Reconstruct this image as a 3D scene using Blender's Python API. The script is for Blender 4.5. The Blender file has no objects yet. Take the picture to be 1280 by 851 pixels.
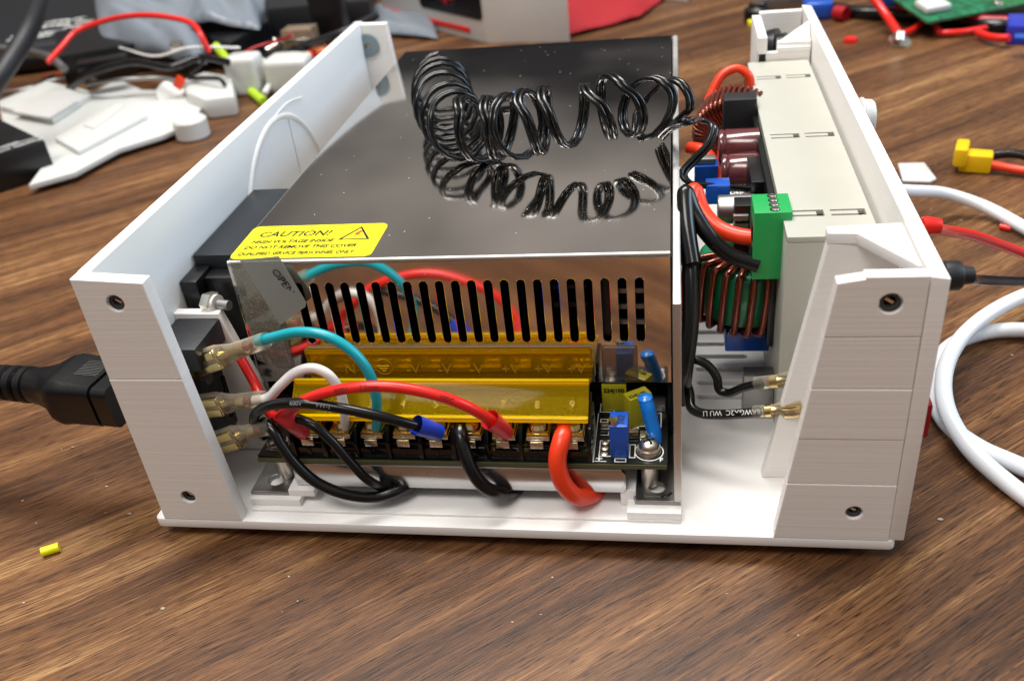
import bpy, bmesh, math, random
from mathutils import Vector, Matrix, Euler
random.seed(7)
S = 0.001                      # the script is written in millimetres
V = Vector
PI = math.pi
scene = bpy.context.scene
col = scene.collection

# ------------------------------------------------------------------ camera
def make_camera():
    yaw, pitch, roll = -0.208, 0.5606, -0.1172
    cy, sy, cp, sp = math.cos(yaw), math.sin(yaw), math.cos(pitch), math.sin(pitch)
    fwd = V((sy*cp, cy*cp, -sp)); right = V((cy, -sy, 0)); up = right.cross(fwd)
    cr, sr = math.cos(roll), math.sin(roll)
    r2 = right*cr + up*sr; u2 = -right*sr + up*cr
    m = Matrix((r2, u2, -fwd)).transposed().to_4x4()
    m.translation = V((141.6, -170.4, 169.8))*S
    cd = bpy.data.cameras.new('camera'); c = bpy.data.objects.new('camera', cd)
    col.objects.link(c); c.matrix_world = m
    cd.sensor_width = 36; cd.lens = 1157.35/1280*36
    cd.clip_start = 0.01; cd.clip_end = 50
    cd.dof.use_dof = True; cd.dof.focus_distance = 0.245; cd.dof.aperture_fstop = 18
    scene.camera = c
make_camera()

# ------------------------------------------------------------------ light
w = bpy.data.worlds.new('World'); scene.world = w; w.use_nodes = True
wn = w.node_tree.nodes; wl = w.node_tree.links
bg = wn['Background']
tc = wn.new('ShaderNodeTexCoord')
nz = wn.new('ShaderNodeTexNoise'); nz.inputs['Scale'].default_value = 2.6; nz.inputs['Detail'].default_value = 3
rp = wn.new('ShaderNodeValToRGB')
rp.color_ramp.elements[0].position = .40; rp.color_ramp.elements[0].color = (.030, .029, .031, 1)
rp.color_ramp.elements[1].position = .90; rp.color_ramp.elements[1].color = (.50, .47, .44, 1)
wl.new(tc.outputs['Generated'], nz.inputs['Vector']); sxyz = wn.new('ShaderNodeSeparateXYZ'); wl.new(tc.outputs['Generated'], sxyz.inputs[0])
wm = wn.new('ShaderNodeMath'); wm.operation = 'MULTIPLY_ADD'; wm.inputs[1].default_value = .55; wl.new(sxyz.outputs['Z'], wm.inputs[0])
wx = wn.new('ShaderNodeMath'); wx.operation = 'MULTIPLY'; wx.inputs[1].default_value = .75; wl.new(nz.outputs['Fac'], wx.inputs[0]); wl.new(wx.outputs[0], wm.inputs[2])
wl.new(wm.outputs[0], rp.inputs['Fac'])
wl.new(rp.outputs['Color'], bg.inputs['Color']); bg.inputs['Strength'].default_value = 1.0

def area(name, loc, target, size, power, color):
    l = bpy.data.lights.new(name, 'AREA'); l.shape = 'RECTANGLE'; l.size, l.size_y = size
    l.energy = power; l.color = color
    o = bpy.data.objects.new(name, l); col.objects.link(o)
    o.location = loc
    o.rotation_euler = (V(target)-V(loc)).to_track_quat('-Z', 'Y').to_euler()
    return o
area('ceiling_lamp', (-.02, .42, 1.25), (.1, .08, 0), (.9, .3), 23, (1, .985, .95))
area('room_lamp', (-.2, -.55, 1.35), (.1, .1, 0), (.7, .4), 11.5, (1, .95, .90))
area('window_light', (1.35, .25, .62), (.05, .1, .05), (.8, .7), 12, (.60, .80, 1))
scene.view_settings.view_transform = 'Standard'; scene.view_settings.look = 'None'
scene.view_settings.exposure = 0.0; scene.view_settings.gamma = 1

# ------------------------------------------------------------------ materials
def lin(h):
    h = h.lstrip('#'); c = [int(h[i:i+2], 16)/255 for i in (0, 2, 4)]
    return tuple((x/12.92 if x <= .04045 else ((x+.055)/1.055)**2.4) for x in c) + (1,)

def mat(name, color, rough=.5, metal=0, spec=.5, coat=0, bump=0, bscale=400, bstretch=(1, 1, 1), vary=0, vscale=60, vstretch=(1, 1, 1), aniso=0, sss=0):
    m = bpy.data.materials.new(name); m.use_nodes = True
    n = m.node_tree.nodes; l = m.node_tree.links; b = n['Principled BSDF']
    c = lin(color) if isinstance(color, str) else tuple(color)+(1,)
    b.inputs['Base Color'].default_value = c
    b.inputs['Roughness'].default_value = rough; b.inputs['Metallic'].default_value = metal
    b.inputs['Specular IOR Level'].default_value = spec
    b.inputs['Coat Weight'].default_value = coat; b.inputs['Coat Roughness'].default_value = .08
    if sss:
        b.inputs['Subsurface Weight'].default_value = sss; b.inputs['Subsurface Radius'].default_value = (.003, .003, .003); b.inputs['Subsurface Scale'].default_value = 1
    if bump or vary:
        t = n.new('ShaderNodeTexCoord')
    if bump:
        mp = n.new('ShaderNodeMapping'); mp.inputs['Scale'].default_value = bstretch
        x = n.new('ShaderNodeTexNoise'); x.inputs['Scale'].default_value = bscale; x.inputs['Detail'].default_value = 3
        bp = n.new('ShaderNodeBump'); bp.inputs['Strength'].default_value = bump; bp.inputs['Distance'].default_value = .0004
        l.new(t.outputs['Object'], mp.inputs['Vector']); l.new(mp.outputs[0], x.inputs['Vector'])
        l.new(x.outputs['Fac'], bp.inputs['Height']); l.new(bp.outputs[0], b.inputs['Normal'])
    if vary:
        mp = n.new('ShaderNodeMapping'); mp.inputs['Scale'].default_value = vstretch
        x = n.new('ShaderNodeTexNoise'); x.inputs['Scale'].default_value = vscale; x.inputs['Detail'].default_value = 4
        r = n.new('ShaderNodeValToRGB')
        r.color_ramp.elements[0].position = .3; r.color_ramp.elements[1].position = .7
        r.color_ramp.elements[0].color = tuple(max(0, k*(1-vary)) for k in c[:3])+(1,)
        r.color_ramp.elements[1].color = tuple(min(1, k*(1+vary*.6)) for k in c[:3])+(1,)
        l.new(t.outputs['Object'], mp.inputs['Vector']); l.new(mp.outputs[0], x.inputs['Vector'])
        l.new(x.outputs['Fac'], r.inputs['Fac']); l.new(r.outputs['Color'], b.inputs['Base Color'])
    return m

def clear_mat(name, color, alpha=.35, rough=.1, bump=0):
    m = bpy.data.materials.new(name); m.use_nodes = True
    n = m.node_tree.nodes; l = m.node_tree.links; b = n['Principled BSDF']; out = n['Material Output']
    b.inputs['Base Color'].default_value = lin(color); b.inputs['Roughness'].default_value = rough
    t = n.new('ShaderNodeBsdfTransparent'); t.inputs['Color'].default_value = (((1, .92, .16, 1) if 'edge' not in name else (1, .88, .06, 1)) if 'amber' in name else tuple(.25*1+.75*k if alpha < .3 else k for k in lin(color)[:3])+(1,))
    fr = n.new('ShaderNodeFresnel'); fr.inputs['IOR'].default_value = 1.45
    a = n.new('ShaderNodeMath'); a.operation = 'MULTIPLY_ADD'; a.inputs[1].default_value = .8; a.inputs[2].default_value = alpha; a.use_clamp = True
    mx = n.new('ShaderNodeMixShader')
    l.new(fr.outputs[0], a.inputs[0]); l.new(a.outputs[0], mx.inputs[0])
    l.new(t.outputs[0], mx.inputs[1]); l.new(b.outputs[0], mx.inputs[2]); l.new(mx.outputs[0], out.inputs['Surface'])
    if bump:
        tcx = n.new('ShaderNodeTexCoord'); x = n.new('ShaderNodeTexNoise'); x.inputs['Scale'].default_value = 350; x.inputs['Detail'].default_value = 3
        bp = n.new('ShaderNodeBump'); bp.inputs['Strength'].default_value = bump; bp.inputs['Distance'].default_value = .001
        l.new(tcx.outputs['Object'], x.inputs['Vector']); l.new(x.outputs['Fac'], bp.inputs['Height']); l.new(bp.outputs[0], b.inputs['Normal']); l.new(bp.outputs[0], fr.inputs['Normal'])
    return m

def print_mat(name, color, strength=.5, rough=.42):
    """printed plastic: fine layer relief that runs level, with a few coarser seams"""
    m = bpy.data.materials.new(name); m.use_nodes = True
    n = m.node_tree.nodes; l = m.node_tree.links; b = n['Principled BSDF']
    b.inputs['Roughness'].default_value = rough
    t = n.new('ShaderNodeTexCoord')
    def nz(scale, st, det=3):
        mp = n.new('ShaderNodeMapping'); mp.inputs['Scale'].default_value = st
        x = n.new('ShaderNodeTexNoise'); x.inputs['Scale'].default_value = scale; x.inputs['Detail'].default_value = det
        l.new(t.outputs['Object'], mp.inputs['Vector']); l.new(mp.outputs[0], x.inputs['Vector']); return x.outputs['Fac']
    f1 = nz(22, (1, 1, 70)); f2 = nz(9, (.6, .6, 9))
    ad = n.new('ShaderNodeMath'); ad.operation = 'ADD'; l.new(f1, ad.inputs[0]); l.new(f2, ad.inputs[1])
    # seams every ~18 mm up
    sx = n.new('ShaderNodeSeparateXYZ'); l.new(t.outputs['Object'], sx.inputs[0])
    mo = n.new('ShaderNodeMath'); mo.operation = 'MODULO'; mo.inputs[1].default_value = .0148
    l.new(sx.outputs['Z'], mo.inputs[0])
    lt = n.new('ShaderNodeMath'); lt.operation = 'LESS_THAN'; lt.inputs[1].default_value = .0005; l.new(mo.outputs[0], lt.inputs[0])
    sb = n.new('ShaderNodeMath'); sb.operation = 'MULTIPLY_ADD'; sb.inputs[1].default_value = -4; l.new(lt.outputs[0], sb.inputs[0]); l.new(ad.outputs[0], sb.inputs[2])
    bp = n.new('ShaderNodeBump'); bp.inputs['Strength'].default_value = strength; bp.inputs['Distance'].default_value = .00035
    l.new(sb.outputs[0], bp.inputs['Height']); l.new(bp.outputs[0], b.inputs['Normal'])
    r = n.new('ShaderNodeValToRGB'); c = lin(color)
    r.color_ramp.elements[0].position = .35; r.color_ramp.elements[1].position = .6
    r.color_ramp.elements[0].color = tuple(k*(.965 if strength > .1 else .985) for k in c[:3])+(1,); r.color_ramp.elements[1].color = c
    l.new(f1, r.inputs['Fac']); l.new(r.outputs['Color'], b.inputs['Base Color'])
    return m

def wood_mat():
    m = bpy.data.materials.new('walnut_laminate'); m.use_nodes = True
    n = m.node_tree.nodes; l = m.node_tree.links; b = n['Principled BSDF']
    t = n.new('ShaderNodeTexCoord')
    rot = n.new('ShaderNodeMapping'); rot.vector_type = 'TEXTURE'; rot.inputs['Rotation'].default_value = (0, 0, math.radians(39))
    l.new(t.outputs['Object'], rot.inputs['Vector'])
    def noise(scale, st, det=4, rough=.55, vec=None, dist=0):
        mp = n.new('ShaderNodeMapping'); mp.inputs['Scale'].default_value = st
        x = n.new('ShaderNodeTexNoise'); x.inputs['Scale'].default_value = scale; x.inputs['Detail'].default_value = det
        x.inputs['Roughness'].default_value = rough; x.inputs['Distortion'].default_value = dist
        l.new(vec or rot.outputs[0], mp.inputs['Vector']); l.new(mp.outputs[0], x.inputs['Vector']); return x.outputs['Fac']
    # slow wobble of the grain
    wob = n.new('ShaderNodeTexNoise'); wob.inputs['Scale'].default_value = 5.5; wob.inputs['Detail'].default_value = 2
    l.new(rot.outputs[0], wob.inputs['Vector'])
    wv = n.new('ShaderNodeVectorMath'); wv.operation = 'MULTIPLY_ADD'
    wv.inputs[1].default_value = (0, .016, 0)
    l.new(wob.outputs['Color'], wv.inputs[0]); l.new(rot.outputs[0], wv.inputs[2])
    v2 = wv.outputs[0]
    bands = noise(52, (.055, 1, 1), 5, .6, v2)
    mid = noise(420, (.03, 1, 1), 5, .7, v2)
    fine = noise(1700, (.035, 1, 1), 3, .65, v2)
    pores = noise(2600, (.05, 1, 1), 2, .6, v2)
    patch = noise(9, (.4, 1, 1), 2, .5)
    def mad(a, k, c):
        x = n.new('ShaderNodeMath'); x.operation = 'MULTIPLY_ADD'; x.inputs[1].default_value = k
        l.new(a, x.inputs[0])
        if isinstance(c, float): x.inputs[2].default_value = c
        else: l.new(c, x.inputs[2])
        return x.outputs[0]
    f = mad(bands, .78, -.20); f = mad(mid, .46, f); f = mad(fine, .50, f); f = mad(patch, .25, f)
    # f ~ .0 .. 1.5
    r = n.new('ShaderNodeValToRGB'); e = r.color_ramp.elements
    e[0].position = .50; e[0].color = (.024, .010, .0045, 1)
    e[1].position = 1.0; e[1].color = (.38, .21, .085, 1)
    for p, c in ((.66, (.054, .0225, .0100, 1)), (.76, (.104, .0435, .0170, 1)), (.88, (.182, .081, .031, 1))):
        q = e.new(p); q.color = c
    l.new(f, r.inputs['Fac'])
    pr = n.new('ShaderNodeValToRGB'); pr.color_ramp.elements[0].position = .36; pr.color_ramp.elements[1].position = .45
    pr.color_ramp.elements[0].color = (.18, .13, .10, 1); pr.color_ramp.elements[1].color = (1, 1, 1, 1)
    l.new(pores, pr.inputs['Fac'])
    mx = n.new('ShaderNodeMix'); mx.data_type = 'RGBA'; mx.blend_type = 'MULTIPLY'; mx.inputs[0].default_value = .95
    l.new(r.outputs['Color'], mx.inputs[6]); l.new(pr.outputs['Color'], mx.inputs[7])
    l.new(mx.outputs[2], b.inputs['Base Color'])
    b.inputs['Specular IOR Level'].default_value = .32
    rr = n.new('ShaderNodeMapRange'); rr.inputs['To Min'].default_value = .32; rr.inputs['To Max'].default_value = .52
    l.new(patch, rr.inputs['Value']); l.new(rr.outputs[0], b.inputs['Roughness'])
    bp = n.new('ShaderNodeBump'); bp.inputs['Strength'].default_value = .25; bp.inputs['Distance'].default_value = .0002
    l.new(pores, bp.inputs['Height']); l.new(bp.outputs[0], b.inputs['Normal'])
    return m

def metal_mat(name, color, rough, scratch=.0, dust=0, rough_var=.0, flaw=0):
    m = bpy.data.materials.new(name); m.use_nodes = True
    n = m.node_tree.nodes; l = m.node_tree.links; b = n['Principled BSDF']
    b.inputs['Base Color'].default_value = lin(color); b.inputs['Metallic'].default_value = 1; b.inputs['Roughness'].default_value = rough
    t = n.new('ShaderNodeTexCoord')
    x = n.new('ShaderNodeTexNoise'); x.inputs['Scale'].default_value = 30; x.inputs['Detail'].default_value = 5; l.new(t.outputs['Object'], x.inputs['Vector'])
    mr = n.new('ShaderNodeMapRange'); mr.inputs['From Min'].default_value = .3; mr.inputs['From Max'].default_value = .7
    mr.inputs['To Min'].default_value = max(.02, rough-rough_var); mr.inputs['To Max'].default_value = rough+rough_var
    l.new(x.outputs['Fac'], mr.inputs['Value']); l.new(mr.outputs[0], b.inputs['Roughness'])
    if scratch:
        y = n.new('ShaderNodeTexNoise'); y.inputs['Scale'].default_value = 18; y.inputs['Detail'].default_value = 2
        l.new(t.outputs['Object'], y.inputs['Vector'])
        bp = n.new('ShaderNodeBump'); bp.inputs['Strength'].default_value = scratch; bp.inputs['Distance'].default_value = .001
        l.new(y.outputs['Fac'], bp.inputs['Height']); l.new(bp.outputs[0], b.inputs['Normal'])
    if dust:                                        # specks and smears lying on the sheet
        vo = n.new('ShaderNodeTexVoronoi'); vo.inputs['Scale'].default_value = 260; l.new(t.outputs['Object'], vo.inputs['Vector'])
        lt = n.new('ShaderNodeMath'); lt.operation = 'LESS_THAN'; lt.inputs[1].default_value = .055; l.new(vo.outputs['Distance'], lt.inputs[0])
        sp = n.new('ShaderNodeSeparateColor'); l.new(vo.outputs['Color'], sp.inputs[0])
        gt = n.new('ShaderNodeMath'); gt.operation = 'GREATER_THAN'; gt.inputs[1].default_value = 1-dust; l.new(sp.outputs[0], gt.inputs[0])
        mu = n.new('ShaderNodeMath'); mu.operation = 'MULTIPLY'; l.new(lt.outputs[0], mu.inputs[0]); l.new(gt.outputs[0], mu.inputs[1])
        mx = n.new('ShaderNodeMixShader'); df = n.new('ShaderNodeBsdfDiffuse'); df.inputs[0].default_value = (.45, .44, .42, 1)
        l.new(mu.outputs[0], mx.inputs[0]); l.new(b.outputs[0], mx.inputs[1]); l.new(df.outputs[0], mx.inputs[2])
        l.new(mx.outputs[0], n['Material Output'].inputs['Surface'])
    return m

M = dict(
 wood=wood_mat(),
 white=print_mat('white_printed_plastic', '#ebe7e3', .16),
 white_wall=print_mat('white_wall_plastic', '#e2e3e4', .05, .38),
 white_smooth=mat('white_smooth_plastic', '#eceae8', .35, bump=.08, bscale=300),
 white_cable=mat('white_cable_jacket', '#e6e8ea', .35),
 white_plain=mat('white_plain_plastic', '#cbcbc7', .36),
 ivory=mat('ivory_plastic', '#b4b3a9', .38, bump=.1, bscale=1500, vary=.03),
 cover=metal_mat('mirror_steel', '#e2dbd4', .08, scratch=.035, dust=.55, rough_var=.03),
 alu=metal_mat('galvanised_steel', '#d2d2d4', .38, scratch=.2, dust=.2, rough_var=.1),
 lip=metal_mat('satin_steel', '#c2c2c4', .22, scratch=.25, dust=.2, rough_var=.08),
 edge=metal_mat('rough_cut_steel', '#cfcdca', .5, scratch=.3, dust=.3, rough_var=.08),
 alu_dull=metal_mat('dull_steel', '#9a9896', .42, scratch=.15, rough_var=.1),
 tin=metal_mat('tinned_metal', '#dcd7cc', .3, rough_var=.08),
 brass=metal_mat('brass', '#dcc78c', .2, scratch=.2, rough_var=.08),
 gold=metal_mat('zinc_yellow_screw', '#cdb98a', .24, rough_var=.1),
 copper=mat('enamelled_copper', '#7c3016', .22, metal=.75, coat=.8),
 copper_bright=mat('copper_bright', '#c8632f', .25, metal=.7, coat=.8),
 insert=mat('dull_grey_insert', '#4c4f50', .4, metal=.4),
 zinc=mat('zinc_insert', '#7f8f94', .5, metal=.3),
 black=mat('black_plastic', '#0c0c0e', .32, bump=.12, bscale=700),
 black_matte=mat('black_matte_plastic', '#15161a', .5, bump=.2, bscale=900),
 black_shiny=mat('black_shiny_plastic', '#08080a', .16, coat=.3),
 black_wire=mat('black_wire_insulation', '#0a0a0b', .24, bump=.06, bscale=250),
 dark=mat('dark_interior', '#050505', .8),  # near-black that paints shade into holes, slots and gaps
 dark_blue=mat('blue_black_plastic', '#11151a', .4, bump=.2, bscale=500),
 pcb_black=mat('black_circuit_board', '#0d120e', .3, vary=.3, vscale=900),
 pcb_edge=mat('circuit_board_edge', '#4b4a2c', .6),
 pcb_green=mat('green_circuit_board', '#1d6b45', .4, vary=.6, vscale=200),
 silk=mat('white_silkscreen', '#e8e8e4', .5),
 teal=mat('teal_wire_insulation', '#109aa6', .3, bump=.05, bscale=300),
 red=mat('red_wire_insulation', '#d8231c', .3, bump=.05, bscale=300),
 orange=mat('orange_red_silicone', '#e23a14', .34, bump=.05, bscale=300),
 red_dark=mat('dark_red_plastic', '#a3101c', .35),
 white_wire=mat('white_wire_insulation', '#e4e0dd', .3),
 pink=clear_mat('pink_ferrule_plastic', '#e8404a', .72, .3),
 blue_ferr=clear_mat('blue_ferrule_plastic', '#1a46c8', .85, .25),
 blue=mat('blue_plastic', '#1450b4', .28, coat=.2),
 blue_bright=mat('bright_blue_lacquer', '#0f78d8', .22, coat=.5),
 blue_conn=mat('blue_connector_plastic', '#2533a8', .4),
 olive=mat('yellow_film_capacitor', '#a9a01c', .3, coat=.2, bump=.1, bscale=400),
 yellow=mat('yellow_plastic', '#e8b800', .4),
 yellow_label=mat('yellow_label_paper', '#f2e708', .45),
 yellow_bright=mat('bright_yellow_plastic', '#e8e010', .4),
 ink=mat('black_ink', '#141412', .5), ink_red=mat('red_ink', '#d8401c', .5), ink_grey=mat('worn_grey_print', '#77767a', .5), ink_faint=mat('faded_print', '#5a0c0a', .5), ink_pale=mat('pale_print', '#c2c0be', .5),
 ink_maroon=mat('grey_pink_print', '#9c807e', .45),
 maroon=mat('maroon_capacitor_sleeve', '#5b2629', .2, coat=.5),
 green=mat('green_terminal_plastic', '#1f9b4e', .35, bump=.08, bscale=500),
 green_core=mat('green_core_lacquer', '#0d8050', .28, coat=.4),
 amber=clear_mat('amber_clear_plastic', '#e0b800', .10, .08),
 amber_mark=clear_mat('amber_moulded_mark', '#ffe860', .14, .1),
 amber_edge=clear_mat('amber_moulded_edge', '#f8d800', .36, .12),
 film=clear_mat('clear_film', '#d8d8d2', .1, .2, .35),
 window=clear_mat('thin_clear_plastic', '#d8d0c8', .02, .15),
 flap=clear_mat('cloudy_film_flap', '#b9bab4', .45, .3),
 sleeve=clear_mat('clear_sleeve', '#e6e2d6', .1, .12, .12),
 bag=clear_mat('grey_clear_bag', '#9aa2ac', .5, .22, .3),
 fabric=mat('red_fabric', '#980e18', .8, bump=.6, bscale=300),
 picture=mat('printed_picture', '#3a2a2e', .4, vary=.9, vscale=60),
 card_white=mat('white_card', '#c9c6c2', .5),
 stripe_green=mat('yellow_green_insulation', '#a8c818', .4),
 crumb=mat('pale_crumb', '#b09c8a', .5),
 tan=mat('tan_metal', '#a08a74', .35, metal=.5, vary=.4, vscale=150),
 amber_core=mat('orange_core', '#b0642a', .5),
)

# ------------------------------------------------------------------ mesh tools
def smooth(me, ang=38):
    if not me.polygons: return
    me.polygons.foreach_set('use_smooth', [True]*len(me.polygons))
    me.set_sharp_from_angle(angle=math.radians(ang))

def root_loc(o):
    while o.parent: o = o.parent
    return o.location.copy()

def link_mesh(name, me, m, parent=None):
    """mesh is in world millimetres on entry"""
    if parent is None:
        xs = [v.co for v in me.vertices]
        lo = V((min(v.x for v in xs), min(v.y for v in xs), min(v.z for v in xs))); hi = V((max(v.x for v in xs), max(v.y for v in xs), max(v.z for v in xs)))
        org = V(((lo.x+hi.x)/2, (lo.y+hi.y)/2, lo.z))*S
    else: org = root_loc(parent)
    me.transform(Matrix.Translation(-org) @ Matrix.Scale(S, 4))
    for k in (m if isinstance(m, (list, tuple)) else [m]): me.materials.append(k)
    o = bpy.data.objects.new(name, me); col.objects.link(o)
    if parent is None: o.location = org
    else: o.parent = parent
    return o

def tag(o, label=None, cat=None, group=None, kind=None):
    if label: o['label'] = label
    if cat: o['category'] = cat
    if group: o['group'] = group
    if kind: o['kind'] = kind
    return o

def thing(name, loc, label, cat, group=None):
    o = bpy.data.objects.new(name, None); col.objects.link(o); o.location = V(loc)*S
    o.empty_display_size = .01
    return tag(o, label, cat, group)

class MB:
    def __init__(s): s.bm = bmesh.new()
    def box(s, a, b, bev=.25, seg=2, mtx=None):
        lo = [min(a[i], b[i]) for i in range(3)]; hi = [max(a[i], b[i]) for i in range(3)]
        r = bmesh.ops.create_cube(s.bm, size=1)
        vs = r['verts']
        for v in vs: v.co = V([lo[i]+(v.co[i]+.5)*(hi[i]-lo[i]) for i in range(3)])
        if mtx is not None:
            for v in vs: v.co = mtx @ v.co
        if bev > 0:
            bev = min(bev, .45*min(hi[i]-lo[i] for i in range(3)))
            es = list({e for v in vs for e in v.link_edges})
            bmesh.ops.bevel(s.bm, geom=es, offset=bev, segments=seg, profile=.6, affect='EDGES')
        return s
    def prism(s, pts, d, bev=0):
        """pts: 3D polygon, d: extrusion vector"""
        d = V(d); a = [s.bm.verts.new(V(p)) for p in pts]; b = [s.bm.verts.new(V(p)+d) for p in pts]
        fs = [s.bm.faces.new(a), s.bm.faces.new(b[::-1])]
        k = len(pts)
        for i in range(k): fs.append(s.bm.faces.new((a[i], b[i], b[(i+1) % k], a[(i+1) % k])))
        bmesh.ops.recalc_face_normals(s.bm, faces=fs)
        if bev:
            es = list({e for v in a+b for e in v.link_edges})
            bmesh.ops.bevel(s.bm, geom=es, offset=bev, segments=2, profile=.6, affect='EDGES')
        return s
    def tube(s, pts, r, n=12, caps=True, closed=False):
        pts = [V(p) for p in pts]; k = len(pts)
        rr = r if isinstance(r, (list, tuple)) else [r]*k
        T = []
        for i in range(k):
            a = pts[i-1] if (i > 0 or closed) else pts[i]; b = pts[(i+1) % k] if (i < k-1 or closed) else pts[i]
            t = (b-a); T.append(t.normalized() if t.length > 1e-9 else V((0, 0, 1)))
        nrm = T[0].orthogonal().normalized(); rings = []
        for i in range(k):
            nrm = (nrm-T[i]*nrm.dot(T[i])); nrm = nrm.normalized() if nrm.length > 1e-6 else T[i].orthogonal().normalized()
            bn = T[i].cross(nrm)
            rings.append([s.bm.verts.new(pts[i]+(nrm*math.cos(2*PI*j/n)+bn*math.sin(2*PI*j/n))*rr[i]) for j in range(n)])
        m = k if closed else k-1
        for i in range(m):
            A = rings[i]; B = rings[(i+1) % k]
            for j in range(n): s.bm.faces.new((A[j], A[(j+1) % n], B[(j+1) % n], B[j]))
        if caps and not closed: s.bm.faces.new(rings[0][::-1]); s.bm.faces.new(rings[-1])
        return s
    def lathe(s, prof, o=(0, 0, 0), axis=(0, 0, 1), n=24, sx=1):
        """prof: (radius, height) pairs"""
        ax = V(axis).normalized(); u = ax.orthogonal().normalized(); w_ = ax.cross(u); o = V(o); rings = []
        for r, h in prof:
            if r < 1e-6: rings.append([s.bm.verts.new(o+ax*h)])
            else: rings.append([s.bm.verts.new(o+ax*h+(u*math.cos(2*PI*j/n)*sx+w_*math.sin(2*PI*j/n))*r) for j in range(n)])
        for A, B in zip(rings, rings[1:]):
            for j in range(n):
                q = (j+1) % n
                if len(A) == 1 and len(B) == 1: continue
                if len(A) == 1: s.bm.faces.new((A[0], B[q], B[j]))
                elif len(B) == 1: s.bm.faces.new((A[j], A[q], B[0]))
                else: s.bm.faces.new((A[j], A[q], B[q], B[j]))
        return s
    def xform(s, m):
        bmesh.ops.transform(s.bm, matrix=m, verts=s.bm.verts); return s
    def build(s, name, m, parent=None, ang=38):
        bmesh.ops.recalc_face_normals(s.bm, faces=s.bm.faces)
        me = bpy.data.meshes.new(name); s.bm.to_mesh(me); s.bm.free(); smooth(me, ang)
        return link_mesh(name, me, m, parent)

def cyl(r, h, o, axis=(0, 0, 1), n=24, bev=.2):
    return MB().lathe([(0, 0), (r-bev, 0), (r, bev), (r, h-bev), (r-bev, h), (0, h)], o, axis, n)

def frame(o, U, Vv):
    U = V(U).normalized(); Vv = V(Vv); Vv = (Vv-U*U.dot(Vv)).normalized(); N = U.cross(Vv)
    m = Matrix((U, Vv, N)).transposed().to_4x4(); m.translation = V(o); return m

def curve_mesh(cu, m):
    o = bpy.data.objects.new('tmp', cu); col.objects.link(o)
    dg = bpy.context.evaluated_depsgraph_get(); dg.update()
    me = bpy.data.meshes.new_from_object(o.evaluated_get(dg))
    bpy.data.objects.remove(o); bpy.data.curves.remove(cu)
    me.transform(m); me.materials.clear(); return me

def flat(name, loops, th, o, U, Vv, m, parent=None, bev=0):
    """sheet with real holes: outline and holes in mm, thickness along U x V"""
    cu = bpy.data.curves.new('c', 'CURVE'); cu.dimensions = '2D'; cu.fill_mode = 'BOTH'
    cu.extrude = th/2; cu.bevel_depth = bev; cu.bevel_resolution = 1
    if bev: cu.extrude = th/2-bev; cu.offset = -bev
    for lp in loops:
        sp = cu.splines.new('POLY'); sp.points.add(len(lp)-1)
        for p, q in zip(sp.points, lp): p.co = (q[0], q[1], 0, 1)
        sp.use_cyclic_u = True
    me = curve_mesh(cu, frame(o, U, Vv) @ Matrix.Translation((0, 0, th/2)))
    smooth(me, 30); me.name = name
    return link_mesh(name, me, m, parent)

def text(name, s, size, o, U, Vv, m, parent=None, shear=0, bold=0, align='LEFT', th=.04, spacing=1, sx=1):
    cu = bpy.data.curves.new('t', 'FONT'); cu.body = s; cu.size = size; cu.extrude = th; cu.shear = shear
    cu.offset = bold; cu.align_x = align; cu.space_character = spacing; cu.resolution_u = 3
    me = curve_mesh(cu, frame(o, U, Vv) @ Matrix.Translation((0, 0, th)) @ Matrix.Diagonal((sx, 1, 1, 1)))
    me.name = name
    return link_mesh(name, me, m, parent)

def stadium(cx, cy, w_, h, n=6):
    r = w_/2; p = []
    for i in range(n+1): a = PI*i/n; p.append((cx+r*math.cos(a), cy+h/2-r+r*math.sin(a)))
    for i in range(n+1): a = PI+PI*i/n; p.append((cx+r*math.cos(a), cy-h/2+r+r*math.sin(a)))
    return p
def circ(cx, cy, r, n=20): return [(cx+r*math.cos(2*PI*i/n), cy+r*math.sin(2*PI*i/n)) for i in range(n)]
def rrect(x0, y0, x1, y1, r=1, n=4):
    p = []
    for cx, cy, a0 in ((x1-r, y1-r, 0), (x0+r, y1-r, 90), (x0+r, y0+r, 180), (x1-r, y0+r, 270)):
        for i in range(n+1): a = math.radians(a0+90*i/n); p.append((cx+r*math.cos(a), cy+r*math.sin(a)))
    return p

def spline(pts, n=10):
    P = [V(p) for p in pts]; P = [P[0]*2-P[1]]+P+[P[-1]*2-P[-2]]; out = []
    for i in range(1, len(P)-2):
        p0, p1, p2, p3 = P[i-1:i+3]
        d1, d2, d3 = [max(1e-4, (b-a).length**.5) for a, b in ((p0, p1), (p1, p2), (p2, p3))]
        t0 = 0; t1 = t0+d1; t2 = t1+d2; t3 = t2+d3
        for k in range(n):
            t = t1+(t2-t1)*k/n
            A1 = p0*((t1-t)/(t1-t0))+p1*((t-t0)/(t1-t0)); A2 = p1*((t2-t)/(t2-t1))+p2*((t-t1)/(t2-t1)); A3 = p2*((t3-t)/(t3-t2))+p3*((t-t2)/(t3-t2))
            B1 = A1*((t2-t)/(t2-t0))+A2*((t-t0)/(t2-t0)); B2 = A2*((t3-t)/(t3-t1))+A3*((t-t1)/(t3-t1))
            out.append(B1*((t2-t)/(t2-t1))+B2*((t-t1)/(t2-t1)))
    out.append(P[-2]); return out

def wire(name, pts, r, m, parent=None, n=14, seg=10):
    return MB().tube(spline(pts, seg), r, n).build(name, m, parent, 60)

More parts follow.
